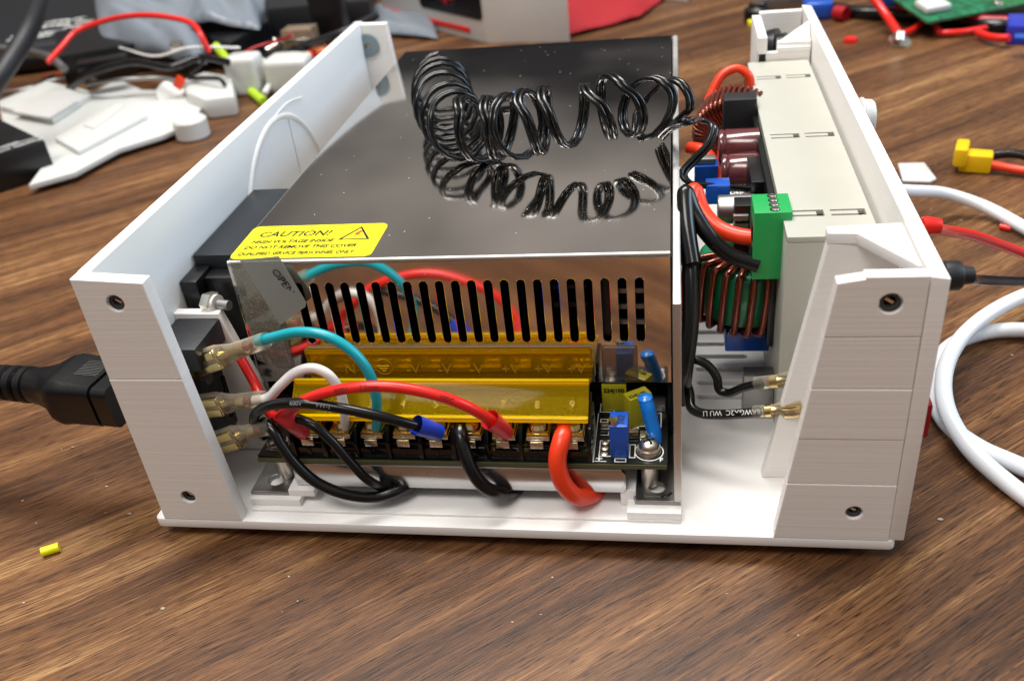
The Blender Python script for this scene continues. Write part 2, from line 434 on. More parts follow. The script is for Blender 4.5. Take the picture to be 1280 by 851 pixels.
def copy_part(o, d, parent):
    """copy of a part (and its sub-parts) shifted by d millimetres, sharing mesh data"""
    c = o.copy(); col.objects.link(c); c.parent = parent
    if 'label' in c.keys() and parent is not None: del c['label']
    c.location = o.location+V(d)*S
    for ch in list(o.children):
        k = ch.copy(); col.objects.link(k); k.parent = c
    return c

# ------------------------------------------------------------------ the table
bm = bmesh.new(); bmesh.ops.create_grid(bm, x_segments=1, y_segments=1, size=1)
me = bpy.data.meshes.new('tabletop'); bm.to_mesh(me); bm.free(); me.transform(Matrix.Diagonal((2200, 1800, 1, 1)))
for v in me.vertices: v.co.y += 900; v.co.z = -4
tb = link_mesh('tabletop', me, M['wood']); tag(tb, kind='structure')

# ------------------------------------------------------------------ printed enclosure
E = thing('printed_enclosure', (96, 118, 0), 'open white 3D printed case without a lid, holding the metal power supply', 'case')
# base plate with vent slots cut through on the right of the power supply
slots = []
for k in range(7):
    y = 57+7.2*k
    slots.append(rrect(147.5+(k % 2)*.3, y, 163.5, y+2.2, 1))
flat('base_plate', [rrect(0, 0, 193, 236, 1.5)]+slots, 3, (0, 0, 0), (1, 0, 0), (0, 1, 0), M['white_smooth'], E, .35)
MB().box((27, 4, 3), (142.5, 219, 3.7), .2).build('raised_floor', M['white_smooth'], E)
b = MB().box((26.5, 5.5, 3.7), (41, 22, 6), .3).build('corner_pad', M['white_smooth'], E)
MB().box((129, 4.2, 3.7), (142.6, 24, 6), .3).build('corner_pad', M['white_smooth'], E)
MB().box((37.5, 7, 6), (45, 18, 8.2), .4).build('pad_rib', M['white_smooth'], E)
MB().box((127.2, 9, 3.7), (131.2, 24, 9), .4).build('pad_rib', M['white_smooth'], E)
for fx, fy in ((181, 9), (12, 14), (12, 222), (181, 222)):
    MB().lathe([(0, 0), (6, 0), (6.5, .6), (6.2, 3.9), (0, 3.9)], (fx, fy, -4), (0, 0, 1), 24).build('rubber_foot', M['black_matte'], E)
# left wall (its openings are hidden by what sits in them)
MB().box((3, 3.5, 3), (6.6, 233, 78), .5).build('side_wall', M['white_wall'], E)
# front flange of the left wall, hole for a screw insert near each end
def flange(name, pts, y0, th, holes, parent, m=M['white'], bev=.35):
    # pts in x,z ; thickness from y0 towards +y
    return flat(name, [[(p[0], p[1]) for p in pts]]+[circ(h[0], h[1], h[2]) for h in holes], th, (0, y0+th, 0), (1, 0, 0), (0, 0, 1), m, parent, bev)
def banded_post(outline, cuts, y0, th, holes, parent):
    # printed in bands: each band is a piece, with a fine groove where the print paused
    zs = [min(p[1] for p in outline)]+cuts+[max(p[1] for p in outline)]
    for k in range(len(zs)-1):
        a, b_ = zs[k]+(.05 if k else 0), zs[k+1]-(.05 if k < len(zs)-2 else 0)
        poly = []
        n_ = len(outline)
        for q in range(n_):                       # clip the outline to a <= z <= b
            p0, p1 = outline[q], outline[(q+1) % n_]
            seg = [p0, p1]
            if a <= p0[1] <= b_: poly.append(p0)
            ts = sorted(t for t in ((z-p0[1])/(p1[1]-p0[1]) for z in (a, b_) if abs(p1[1]-p0[1]) > 1e-6) if 1e-6 < t < 1-1e-6)
            for t in ts: poly.append((p0[0]+(p1[0]-p0[0])*t, p0[1]+(p1[1]-p0[1])*t))
        hs = [h for h in holes if a < h[1] < b_]
        off_ = (0, .12, -.02, .1, .03)[k % 5]
        flat('print_band', [poly]+[circ(h[0], h[1], h[2]) for h in hs], th, (0, y0+th+off_, 0), (1, 0, 0), (0, 0, 1), M['white'], parent, .22)
banded_post([(3, 3), (25.8, 3), (24, 30), (21.2, 76.4), (3.2, 77.8)], [49.5], 0, 4, [(12.6, 71.2, 2.2), (12.5, 11.2, 2.0)], E)
banded_post([(164.6, 3), (191.2, 3), (191.2, 75), (179, 75), (179, 74.5), (173.6, 73.6)], [20.3, 33.6, 47.4, 60.7], 0, 3.4, [(184.4, 68.7, 2.4), (182.6, 11.7, 2.0)], E)
def insert(p, r, par):
    o = MB().lathe([(r, 0), (r, .3), (r*.62, .3), (r*.58, 2.6), (0, 2.6)], p, (0, 1, 0), 20)
    i = o.build('screw_insert', M['insert'], par)
    MB().lathe([(r*.56, 0), (0, 0)], (p[0], p[1]+1.5, p[2]), (0, 1, 0), 16).build('bore', M['dark'], i)
    k = MB().box((p[0]-r*.5, p[1]+.7, p[2]-.35), (p[0]+r*.5, p[1]+1.3, p[2]+.35), .1)
    k.xform(Matrix.Translation(V(p)) @ Matrix.Rotation(.6, 4, 'Y') @ Matrix.Translation(-V(p))).build('slot_bar', M['tin'], i)
for p, r in (((12.6, .7, 71.2), 1.9), ((12.5, .7, 11.2), 1.7), ((184.4, .7, 68.7), 2.1), ((182.6, .7, 11.7), 1.7)): insert(p, r, E)
# rear flange of the left wall
flange('rear_flange', [(3, 3), (23, 3), (18, 77), (3, 77.5)], 229, 4, [(8.4, 68.4, 1.4)], E)
wsh = MB().lathe([(1.4, 0), (5, 0), (5, 1.2), (1.4, 1.2), (1.4, 0)], (8.4, 227.7, 68.4), (0, 1, 0), 28).build('washer', M['zinc'], E)
# arched relief of the fan opening on the inner face of the left wall
arc = [V((6.1, 119+38*math.cos(a), 33+40*math.sin(a))) for a in [PI*(i/40) for i in range(41)]]
MB().tube(arc, 1.35, 10).build('arched_rib', M['white'], E)
wire('scar', [(6.7, 113.3, 72.9), (6.7, 133.6, 74.3), (6.7, 148.1, 71.8)], .35, M['white'], E)
MB().box((6.5, 132, 40), (6.9, 133, 69), .1).build('centre_rib', M['white_wall'], E)
# bracket carrying the inlet
flat('inlet_bracket', [[(6.6, 3.7), (30.5, 3.7), (26.2, 23), (19.6, 50.6), (6.6, 50.8)]], 3, (0, 32.5, 0), (1, 0, 0), (0, 0, 1), M['white'], E, .3)

# right wall, taller at the outside, with a display window behind the housing
MB().prism([(191.2, 0.2, 3), (194.8, 0.2, 3), (195.2, .2, 74.2), (191.4, .2, 74.8)], (0, 223.6, 0), .5).build('side_wall', M['white'], E)
# second flange behind the front one, with its gusset on top
flange('inner_flange', [(163.5, 3), (190.6, 3), (190.6, 71.4), (174.9, 71.4)], 22, 3.2, [], E)
MB().prism([(174.7, 22, 71.4), (180.8, 21.6, 71.4), (190.4, 6.3, 71.4), (191, 6.3, 71.4), (191, 26.5, 71.4), (174.7, 25.4, 71.4)], (0, 0, 2.6), .25).build('gusset', M['white_smooth'], E)
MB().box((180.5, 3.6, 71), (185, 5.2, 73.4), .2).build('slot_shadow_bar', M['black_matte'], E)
# rear compartment of the right wall
flange('rear_flange', [(173.5, 3), (191, 3), (191, 74), (174.8, 74)], 218, 3.4, [], E)
flange('inner_flange', [(172, 3), (191, 3), (191, 67), (180, 67), (172, 67)], 187, 2.6, [], E)
MB().prism([(179, 187, 67), (191, 187, 67), (191, 197, 74), (179, 187.8, 69)], (0, 0, 1.5), .2).build('gusset', M['white_smooth'], E)
MB().box((172, 187, 3), (175.4, 221, 72.6), .4).build('side_wall', M['white'], E)
MB().box((179, 187.5, 62), (191, 190.5, 70.5), .5).build('rib', M['white_smooth'], E)
E.children[0]['label'] = 'flat white floor of the case with grey vent slots'

# round control knob and rocker on the outside of the right wall
kb = thing('control_knob', (196.0, 91.1, 74.3), 'round white knob sticking out of the right case wall', 'knob')
k0 = V((195.2, 105.9, 69.6))
MB().lathe([(0, 0), (6, 0), (6, .6), (5.5, 1), (5.3, 3), (4.6, 3.8), (0, 3.8)], k0, (1, 0, 0), 28).build('knob_cap', M['white_plain'], kb)
MB().box(k0+V((3.7, -.5, -4)), k0+V((4.0, .5, 4)), .1).build('pointer_line', M['ink_pale'], kb)
rk = thing('output_socket', (196, 8, 36), 'dark red translucent block under the right edge of the case wall', 'socket')
MB().box((195.2, 10, 24), (197.6, 24, 42), .6).build('socket_body', M['black_shiny'], rk)
MB().box((197, 14, 23), (200.5, 26, 33), .8).build('socket_cap', M['red_dark'], rk)

# ------------------------------------------------------------------ power supply
P = thing('power_supply', (83, 118, 6), 'metal cased power supply with mirror like slotted cover and yellow caution label', 'power supply')
X0, X1, YF, YR, ZB, ZT = 25.5, 140.3, 31, 226, 6.0, 65.4
# chassis: floor with two feet in front, right wall full length, front lip
feet = [[(26.5, 7.2), (37.4, 7.2), (39.5, 13), (41, 20), (128, 20), (129.5, 13), (131, 7.2), (142.4, 7.2), (142.4, 226), (26.5, 226)],
        circ(32.3, 12.2, 2.3), circ(136.4, 12.2, 2.3)]
flat('chassis_floor', feet, 1.3, (0, 0, 6), (1, 0, 0), (0, 1, 0), M['alu_dull'], P, .2)
MB().box((140.8, 7.0, 7.2), (142.7, 226, 65.3), .5).build('chassis_wall', M['edge'], P)
MB().box((25.6, 31.5, 7.2), (27, 226, 64.3), .3).build('chassis_wall', M['alu_dull'], P)
MB().box((26.5, 225, 7.2), (142, 226, 64.3), .3).build('chassis_wall', M['alu_dull'], P)
MB().prism([(39.7, 8.8, 8.4), (128.3, 8.8, 8.4), (128.8, 8.8, 9.6), (128.8, 8.8, 14.2), (127.6, 8.8, 15.8), (41, 8.8, 15.8), (39.7, 8.8, 14.4)], (0, 1.3, 0), .3).build('front_lip', M['lip'], P)
MB().box((40.6, 8.9, 15.3), (127.8, 20, 15.9), .2).build('lip_shelf', M['alu'], P)
flat('foot_tab', [rrect(-3.5, -3.3, 3.2, 3.3, .8), circ(0, 0, 2.2)], .25, (136.4, 12.2, 7.32), (1, 0, 0), (0, 1, 0), M['alu_dull'], P)
MB().tube([(137.6, 8.6, 7.5), (138.6, 9.4, 7.5), (139.1, 9.0, 7.5), (139.9, 10.1, 7.5), (140.3, 10.2, 7.5)], .22, 6).build('pen_mark', M['ink'], P)
# cover: top sheet, front sheet with 22 slots, flanks
MB().box((X0, YF, ZT-1), (X1, YR, ZT), .35).build('cover_top', M['cover'], P)
lo = [[(0, 0), (X1-X0, 0), (X1-X0, 37.2), (0, 37.2)]]
for k in range(22): lo.append(stadium(43.7-X0+4.235*k, 22.2, 2.1, 18.6))
flat('cover_front', lo, 1.0, (X0, YF+1.0, 27.2), (1, 0, 0), (0, 0, 1), M['cover'], P, .18)
MB().tube([(X0+.2, YF+.42, ZT-.42), (X1-.1, YF+.42, ZT-.42)], .62, 10).build('folded_edge', M['edge'], P)
MB().box((X0-.2, YF+.9, 10), (X0+.3, YR, 64.3), .1).build('cover_flank', M['cover'], P)
MB().box((35.7, YF-.25, 27.3), (36.15, YF+.2, 50), .05).build('seam', M['dark'], P)
MB().box((27, 34.5, 9), (139, 36, 20), .1).build('inner_shadow_board', M['dark'], P)  # black sheets added behind the slots to stand for the shaded inside
MB().box((29, 75, 9), (139, 78, 63), .1).build('inner_shade_rear', M['dark'], P)
MB().box((28.5, 36, 8), (139.5, 75, 9), .1).build('inner_shade_floor', M['dark'], P)
MB().box((27.1, 33, 63.6), (139.5, 75, 64.2), .05).build('inner_shade_sheet', M['dark'], P)
MB().box((139.2, 33, 9), (140.2, 75, 63), .05).build('inner_shade_sheet', M['dark'], P)
MB().box((27.1, 33, 9), (27.6, 75, 63), .05).build('inner_shade_sheet', M['dark'], P)
for k in range(4): MB().box((126.6, 34.0, 43.4+4.6*k), (135.4, 35, 44.8+4.6*k), .2).build('vent_bar', M['alu_dull'], P)
MB().box((122.6, 33.2, 40.4), (125.4, 36, 60), .3).build('vent_post', M['black_matte'], P)
MB().box((110.2, 36, 47.5), (119, 39, 49), .3).build('vent_bar', M['black_matte'], P)
MB().box((110.2, 36, 53), (119, 39, 54.2), .3).build('vent_bar', M['black_matte'], P)
# black strip for the shade between cover and chassis at the right front corner
MB().box((140.35, 31.2, 27.2), (140.75, 60, 64.2), .05).build('corner_gap_shade', M['dark'], P)
MB().box((139.3, 31.6, 33), (141.2, 32.6, 34.4), .1).build('rivet_tab', M['alu'], P)
# labels
LA = flat('caution_label', [rrect(0, 0, 39, 19.3, 2)], .12, (25.4, 32.6, 65.42), (1, 0, 0), (0, 1, 0), M['yellow_label'], P)
tU, tV = (1, 0, 0), (0, 1, 0)
text('heading', 'CAUTION!', 4.3, (28.6, 45.2, 65.55), tU, tV, M['ink'], LA, .22, .06, sx=1.0)
text('print', 'HIGH VOLTAGE INSIDE', 2.3, (28.2, 41.3, 65.55), tU, tV, M['ink'], LA, .22, .05, sx=.97)
text('print', 'DO NOT REMOVE THIS COVER', 2.3, (27.4, 38.0, 65.55), tU, tV, M['ink'], LA, .22, .05, sx=.98)
text('print', 'QUALIFIED SERVICE PERSONNEL ONLY', 2.3, (27.0, 34.4, 65.55), tU, tV, M['ink'], LA, .22, .04, sx=.80)
tri = [(0, 0), (9, 0), (4.6, 8.0)]; tin_ = [(1.05, .5), (7.95, .5), (4.58, 6.9)]
flat('warning_triangle', [tri, tin_], .05, (52.6, 42.2, 65.55), tU, tV, M['ink'], LA)
flat('lightning_bolt', [[(4.9, 5.4), (3.6, 3.2), (4.6, 3.3), (3.4, 1.2), (5.8, 3.7), (4.8, 3.6), (6.1, 5.2)]], .05, (52.6, 42.2, 65.55), tU, tV, M['ink_red'], LA)
# clear film strip stuck over the left front corner, and its loose flap
fo = MB(); fo.prism([(26.6, 30.7, 65.6), (30.4, 30.6, 66.0), (36.5, 30.4, 56), (37.5, 30.6, 50), (36.4, 30.6, 29), (26.4, 30.7, 35)], (0, -.15, 0)); fo.build('clear_film', M['film'], P)
fl = MB(); fl.prism([(30.0, 30.2, 66.4), (41.0, 30.0, 67.4), (46.0, 28.6, 54.4), (45.4, 28.7, 53.0), (36.4, 29.8, 46.8)], (0, -.15, 0)); fl.build('film_flap', M['flap'], P)
text('film_print', 'OPEN', 3.1, (38.2, 29.2, 63.6), (.42, 0, -.9), (.9, -.1, .42), M['ink'], P, 0, 0)

# circuit board in front
PB = flat('circuit_board', [rrect(30.2, 9.4, 139.2, 44, .8), circ(134.7, 14.2, 2.1)], 1.6, (0, 0, 16.0), tU, tV, M['pcb_black'], P)
MB().box((30.3, 9.1, 16.1), (139.1, 9.45, 17.4), .05).build('board_edge', M['pcb_edge'], P)
def silk_rect(x0, y0, x1, y1, t=.28, z=17.62):
    flat('silk_line', [[(x0, y0), (x1, y0), (x1, y1), (x0, y1)], [(x0+t, y0+t), (x1-t, y0+t), (x1-t, y1-t), (x0+t, y1-t)]], .04, (0, 0, z), tU, tV, M['silk'], PB)
for r in ((121.9, 12, 126, 18.5), (129.6, 11.6, 131.2, 17.0), (129.6, 18.4, 131.6, 20.0), (129.6, 20.8, 131.6, 22.4), (132.2, 18.6, 133.8, 22.6), (121.8, 20.6, 124, 22.2),
          (121.8, 23.2, 124, 24.8), (121.4, 26, 123.6, 27.6), (126.0, 9.9, 129, 11.4), (134.4, 24, 137.6, 30.5), (121.0, 30.5, 125, 36), (131.6, 24.5, 133.4, 27)): silk_rect(*r)
MB().box((120.6, 9.7, 17.6), (120.85, 30, 17.66), 0).build('silk_line', M['silk'], PB)
MB().box((121, 10, 17.6), (124, 10.22, 17.66), 0).build('silk_line', M['silk'], PB)
MB().box((137.2, 16.6, 17.6), (137.5, 21, 17.66), 0).build('silk_line', M['silk'], PB)
text('silk_print', '+', 3.2, (121.2, 10.0, 17.62), tU, tV, M['silk'], PB, bold=.06)
text('silk_print', 'LT', 3.0, (136.6, 20.3, 17.62), (0, 1, 0), (-1, 0, 0), M['silk'], PB, bold=.03)
text('silk_print', 'R34', 1.5, (129.4, 23.4, 17.62), tU, tV, M['silk'], PB, bold=.03)
text('silk_print', 'F', 2.0, (137.2, 10.4, 17.62), tU, tV, M['silk'], PB, bold=.03)
flat('silk_ring', [circ(134.6, 14.2, 3.7, 28), circ(134.6, 14.2, 3.45, 28)], .05, (0, 0, 17.62), tU, tV, M['silk'], PB)
pd = None
for (x, y) in ((123.3, 13.2), (123.3, 15.4), (123.3, 17.6)):
    if pd is None: pd = MB().lathe([(0, 0), (.95, 0), (.95, .12), (.4, .25), (0, .25)], (x, y, 17.6), (0, 0, 1), 14).build('solder_pad', M['tin'], P); q0 = (x, y)
    else: copy_part(pd, (x-q0[0], y-q0[1], 0), P)
for (x, y, a, b_, m) in ((130.5, 19.2, 1.2, .7, 'black'), (130.5, 21.6, 1.2, .7, 'tan'), (133, 20.4, .7, 1.4, 'tin'), (136, 27.6, .8, 1.8, 'copper'), (136, 24.8, .8, 1.2, 'tin'), (122.8, 21.4, 1, .6, 'black'), (122.8, 24, 1, .6, 'tan')):
    MB().box((x-a, y-b_, 17.6), (x+a, y+b_, 18.5), .15).build('chip_component', M[m], P)
MB().box((132.5, 31, 17.6), (138.6, 35, 19.6), .3).build('rail_clip', M['alu'], P)
# trimmer
TR = MB().box((125.0, 11.6, 17.6), (129.6, 17.8, 27.6), .25).build('trim_resistor', M['blue'], P)
ts = MB().lathe([(0, 0), (1.15, 0), (1.15, 1.2), (0, 1.2)], (126.0, 13.0, 27.6), (0, 0, 1), 16).build('trim_screw', M['brass'], TR)
text('marking', '102', 2.6, (128.7, 12.4, 27.66), (0, 1, 0), (-1, 0, 0), M['ink'], TR, bold=.03)
# yellow film capacitors and blue disc
c1 = MB().box((121.8, 31, 17.6), (128.4, 34.5, 26.3), .3).build('film_capacitor', M['olive'], P)
text('marking', '224J100', 1.7, (122.3, 30.9, 24.1), (1, 0, 0), (0, 0, 1), M['ink'], c1, bold=.03)
rt = Matrix.Translation((131.5, 26.5, 0)) @ Matrix.Rotation(math.radians(32), 4, 'Z')
b2 = MB().box((-3.3, -1.9, 17.6), (3.3, 1.9, 27.0), .3, mtx=rt).build('film_capacitor', M['olive'], P)
text('marking', '224J100', 1.55, rt @ V((-3.0, -1.2, 27.05)), rt.to_3x3() @ V((1, 0, 0)), rt.to_3x3() @ V((0, 1, 0)), M['ink'], b2, bold=.03)
wire('disc_capacitor', [(133.6, 21.0, 30.3), (133.8, 21.0, 29.1), (134.4, 20.0, 27.0), (135.2, 19.0, 23.5), (136.1, 18.0, 20.1), (136.5, 17.5, 17.9)], [.5+1.4*min(1, .3+i/7)*(1 if i < 36 else 1-.35*(i-36)/14) for i in range(51)], M['blue_bright'], P)
MB().tube([(135.2, 17.8, 17.6), (135.2, 17.8, 20)], .3, 8).build('lead', M['tin'], P)
# board screws, washers and standoffs
def board_screw(x, y):
    so = MB().lathe([(0, 0), (2.2, 0), (2.2, 8.6), (0, 8.6)], (x, y, 7.4), (0, 0, 1), 24).build('standoff', M['tin'], P)
    sw = MB().lathe([(1.2, 0), (3.0, 0), (3.1, .5), (2.6, .5), (2.6, .9), (3.0, 1.0), (2.9, 1.6), (1.2, 1.6)], (x, y, 17.6), (0, 0, 1), 24).build('spring_washer', M['tin'], P)
    sc = MB().lathe([(2.5, 0), (2.6, .7), (2.1, 1.6), (1.1, 2.1), (0, 2.2)], (x, y, 19.2), (0, 0, 1), 24).build('pan_head_screw', M['tin'], P)
    for a in (.5, .5+PI/2):
        MB().box((-1.5, -.25, 21.0), (1.5, .25, 21.55), 0, mtx=Matrix.Translation((x, y, 0)) @ Matrix.Rotation(a, 4, 'Z')).build('cross_slot', M['dark'], sc)
board_screw(134.6, 14.2); board_screw(34.6, 14.2)
MB().prism([(30.3, 9.4, 18), (41, 9.4, 18), (41, 9.4, 19), (33, 9.4, 20.5)], (0, .8, 0), .1).build('bracket_rim', M['black'], P)

# terminal block
TB = MB().box((40.5, 10.4, 17.6), (119.6, 29.5, 20.4), .3).box((40.5, 11.6, 17.6), (119.6, 14, 21.4), .3).box((40.5, 22, 17.6), (119.6, 29.5, 26), .3).build('terminal_block', M['black_shiny'], P)
pitch = 8.76; tx0 = 40.6
wall0 = MB().prism([(0, 9.6, 17.6), (0, 9.6, 22.6), (0, 11.4, 27.0), (0, 22, 27.6), (0, 22, 17.6)], (1.15, 0, 0), .15).xform(Matrix.Translation((tx0, 0, 0))).build('divider', M['black_shiny'], P)
ribf = MB().box((tx0+3.8, 10.2, 17.7), (tx0+5.2, 10.7, 20.2), .1).build('front_rib', M['black_shiny'], P)
pl = MB().box((tx0+2.0, 10.8, 23.4), (tx0+8.0, 21, 24.2), .2).box((tx0+3.0, 10.2, 21.2), (tx0+6.4, 10.9, 23.3), .2).build('contact_plate', M['tin'], P)
sqw = MB().box((tx0+2.1, 11.0, 24.2), (tx0+7.9, 17.6, 25.3), .35).build('clamp_plate', M['gold'], P)
scr = MB().lathe([(0, 0), (2.55, 0), (2.6, .8), (1.9, 1.7), (0, 2.0)], (tx0+5, 13.9, 25.3), (0, 0, 1), 20).build('terminal_screw', M['gold'], P)
MB().box((tx0+3.2, 13.6, 27.0), (tx0+6.8, 14.2, 27.4), .0).build('screw_slot', M['dark'], scr)
for k in range(1, 10):
    d = (pitch*k, 0, 0); copy_part(wall0, d, P)
    if k < 9:
        for q in (ribf, pl, sqw, scr): copy_part(q, d, P)
# amber cover in two leaves with embossed marks
lid = MB().prism([(41.3, 12.2, 29.3), (41.3, 19.8, 35.6), (41.3, 20.8, 35.0), (41.3, 13.2, 28.6)], (78.6, 0, 0), .25)
LID = lid.build('terminal_cover', M['amber'], P)
MB().box((41.3, 11.6, 28.4), (119.9, 13.0, 29.8), .3).build('cover_edge', M['amber_edge'], LID)
MB().box((41.3, 19.3, 34.7), (119.9, 20.5, 35.9), .4).build('cover_edge', M['amber_edge'], LID)
rise = MB().box((41.3, 29.6, 28.5), (119.6, 30.4, 38.6), .3).box((41.3, 28.8, 28.6), (119.6, 30.5, 29.8), .4).box((41.3, 29.2, 37.2), (119.6, 30.5, 38.4), .4)
rise.prism([(41.3, 20.0, 34.6), (41.3, 29.2, 29.6), (41.3, 29.2, 28.9), (41.3, 20.0, 33.8)], (78.3, 0, 0), .1).build('terminal_cover', M['amber'], P)
lu = V((0, 8.4, 7.0)).normalized()
for k in range(9):
    text('numeral', str(k+1), 2.9, (tx0+pitch*k+4.4, 14.2, 31.0), (1, 0, 0), lu, M['amber_mark'], P, th=.08)
for k, s_ in enumerate(['L', 'N', None, '-V', '-V', '-V', '+V', '+V', '+V']):
    if s_: text('terminal_letter', s_, 4.2, (tx0+pitch*k+2.5, 29.5, 31.2), (1, 0, 0), (0, 0, 1), M['amber_mark'], P, th=.08)
    else:
        flat('earth_sign', [circ(tx0+pitch*k+5, 33.4, 2.6), circ(tx0+pitch*k+5, 33.4, 2.35)], .2, (0, 29.6, 0), (1, 0, 0), (0, 0, 1), M['amber_mark'], P)
        for q, ww in enumerate((1.7, 1.1, .5)): MB().box((tx0+pitch*k+5-ww, 29.2, 33.6-.8*q), (tx0+pitch*k+5+ww, 29.5, 33.9-.8*q), 0).build('earth_bar', M['amber_mark'], P)
# clear upstand edge lines on the cover front, and the small clear window beside it
def outline(x0, z0, x1, z1, y=30.5, r=.16):
    MB().tube([(x0, y, z0), (x0, y, z1-.8), (x0+.8, y, z1), (x1-.8, y, z1), (x1, y, z1-.8), (x1, y, z0)], r, 6).build('moulded_edge', M['sleeve'], P)
outline(41.2, 30, 120.4, 39.0); outline(122.4, 29, 131.6, 38.6)
MB().box((122.4, 30.3, 28.6), (131.6, 30.6, 38.6), .1).build('clear_window', M['window'], P)

# ------------------------------------------------------------------ black block on the left between wall and power supply
BK = thing('mounting_block', (13, 70, 30), 'black plastic block with a shiny nut, squeezed between left white wall and power supply', 'block')
MB().prism([(7.2, 46, 60), (24.8, 46, 60), (24.8, 92, 60), (7.2, 92, 60)], (0, 0, -34), .5).build('block_body', M['dark_blue'], BK)
MB().box((6.8, 36, 46), (12.0, 47, 57), .8).build('ear', M['black'], BK)
nt = V((14.5, 34.0, 51.6))
MB().lathe([(0, 0), (3.1, 0), (3.3, .5), (3.3, 2.6), (2.8, 3.1), (0, 3.1)], nt, (1, -.25, 0), 6).build('hex_nut', M['tin'], BK)
MB().lathe([(0, 0), (2.6, 0), (2.6, 1.2), (0, 1.2)], nt+V((2.6, -.6, 0)), (1, -.25, 0), 18).build('nylon_ring', M['white_plain'], BK)
MB().tube([nt, nt+V((7.5, -1.8, 0))], 1.4, 12).build('bolt_end', M['alu_dull'], BK)
MB().box((12, 40, 28), (24.8, 46, 56), .8).build('block_step', M['black'], BK)

# mains inlet seen from behind
IN = thing('mains_inlet', (12, 22, 10), 'black mains inlet body inside the left flange with metal tabs', 'inlet')
MB().box((3.4, 12, 14), (15.4, 31.5, 46.6), .8).build('inlet_body', M['black'], IN)
MB().box((6.8, 14, 42), (19.5, 31.5, 49.2), .8).build('inlet_top', M['black_matte'], IN)
MB().box((9.2, 20, 38), (18, 31, 41.5), .6).build('inlet_step', M['black'], IN)
tabs = [((14.0, 20.0, 40.7), 1), ((15.2, 14.5, 30.6), 1), ((19.4, 10.5, 21.5), 1)]
for p, _ in tabs:
    p = V(p); MB().box(p+V((-8, -.4, -2.4)), p+V((3, .4, 2.4)), .15).build('blade_tab', M['brass'], IN)
MB().tube([(13.6, 22.0, 35.3), (16.3, 21.0, 35.0)], 1.5, 10).build('inlet_screw', M['tin'], IN)
wire('inlet_lead', [(17.2, 26.0, 32.5), (17.7, 25.0, 27.8), (17.5, 24.0, 20.1)], .6, M['black_wire'], IN)

# push-on connectors with clear sleeves
def crimp(name, p0, p1, label, r=3.3, group='clear sleeved push on connectors', flatten=.62, up=(0, 0, 1), w_=5.9):
    p0 = V(p0); p1 = V(p1); ax = (p1-p0); L = ax.length; ax.normalize()
    side = ax.cross(V(up)).normalized(); upv = side.cross(ax)
    m = Matrix((ax, side, upv)).transposed().to_4x4(); m.translation = p0
    T = thing(name, p0, label, 'connector', group)
    b = MB().box((0, -w_/2*flatten, -w_/2), (L*.40, w_/2*flatten, w_/2), .5)
    b.box((.4, -w_/2*flatten-.35, -w_/2+.2), (L*.38, w_/2*flatten+.35, -.5), .3).box((.4, -w_/2*flatten-.35, .5), (L*.38, w_/2*flatten+.35, w_/2-.2), .3)
    b.tube([(L*.36, 0, 0), (L*.5, 0, 0), (L*.6, 0, 0), (L*.62, 0, 0)], [1.6, 1.0, 1.3, 1.4], 12)
    b.tube([(L*.62, 0, 0), (L*.74, 0, 0)], 1.75, 12).xform(m); b.build('brass_receptacle', M['brass'], T)
    st = MB()
    for k in range(7):
        a = k*.9; st.tube(spline([(L*.5, .5*math.cos(a), .5*math.sin(a)), (L*.62, .9*math.cos(a+.6), .9*math.sin(a+.6)), (L*.8, .6*math.cos(a+1), .6*math.sin(a+1))], 4), .28, 6)
    st.xform(m).build('bare_strands', M['copper_bright'], T)
    rings = [(0, 1.0), (.03, 1.08), (.36, 1.08), (.46, .9), (.56, .72), (.7, .68), (.95, .66), (1.0, .62)]
    sl = MB(); N = 20; R = []
    for t, k in rings:
        sy = r*k*(flatten if t < .5 else (flatten+(1-flatten)*min(1, (t-.45)*3))); sz = r*k
        R.append([sl.bm.verts.new(m @ V((t*L, math.cos(2*PI*j/N)*sy, math.sin(2*PI*j/N)*sz))) for j in range(N)])
    for A, B in zip(R, R[1:]):
        for j in range(N): sl.bm.faces.new((A[j], A[(j+1) % N], B[(j+1) % N], B[j]))
    sl.build('clear_sleeve', M['sleeve'], T, 60)
    return T
crimp('push_on_connector', (14.3, 19.0, 40.8), (39.9, 14.0, 52.0), 'clear sleeved brass connector on the teal wire, topmost of the three at the left')
crimp('push_on_connector', (14.8, 14.0, 31.0), (36.5, 11.0, 36.0), 'clear sleeved brass connector on the white wire, middle of the three at the left')
crimp('push_on_connector', (19.7, 10.0, 21.9), (38.1, 8.0, 29.7), 'clear sleeved brass connector lowest of the three beside the left flange')
crimp('push_on_connector', (176.6, 27.0, 31.9), (161.8, 33.0, 25.6), 'upper clear sleeved connector on black wire by the right inner flange', r=2.6, w_=4.0)
crimp('push_on_connector', (172.6, 22.0, 25.9), (160.9, 25.0, 22.3), 'lower clear sleeved connector on black wire printed with white lettering', r=2.4, w_=3.8)

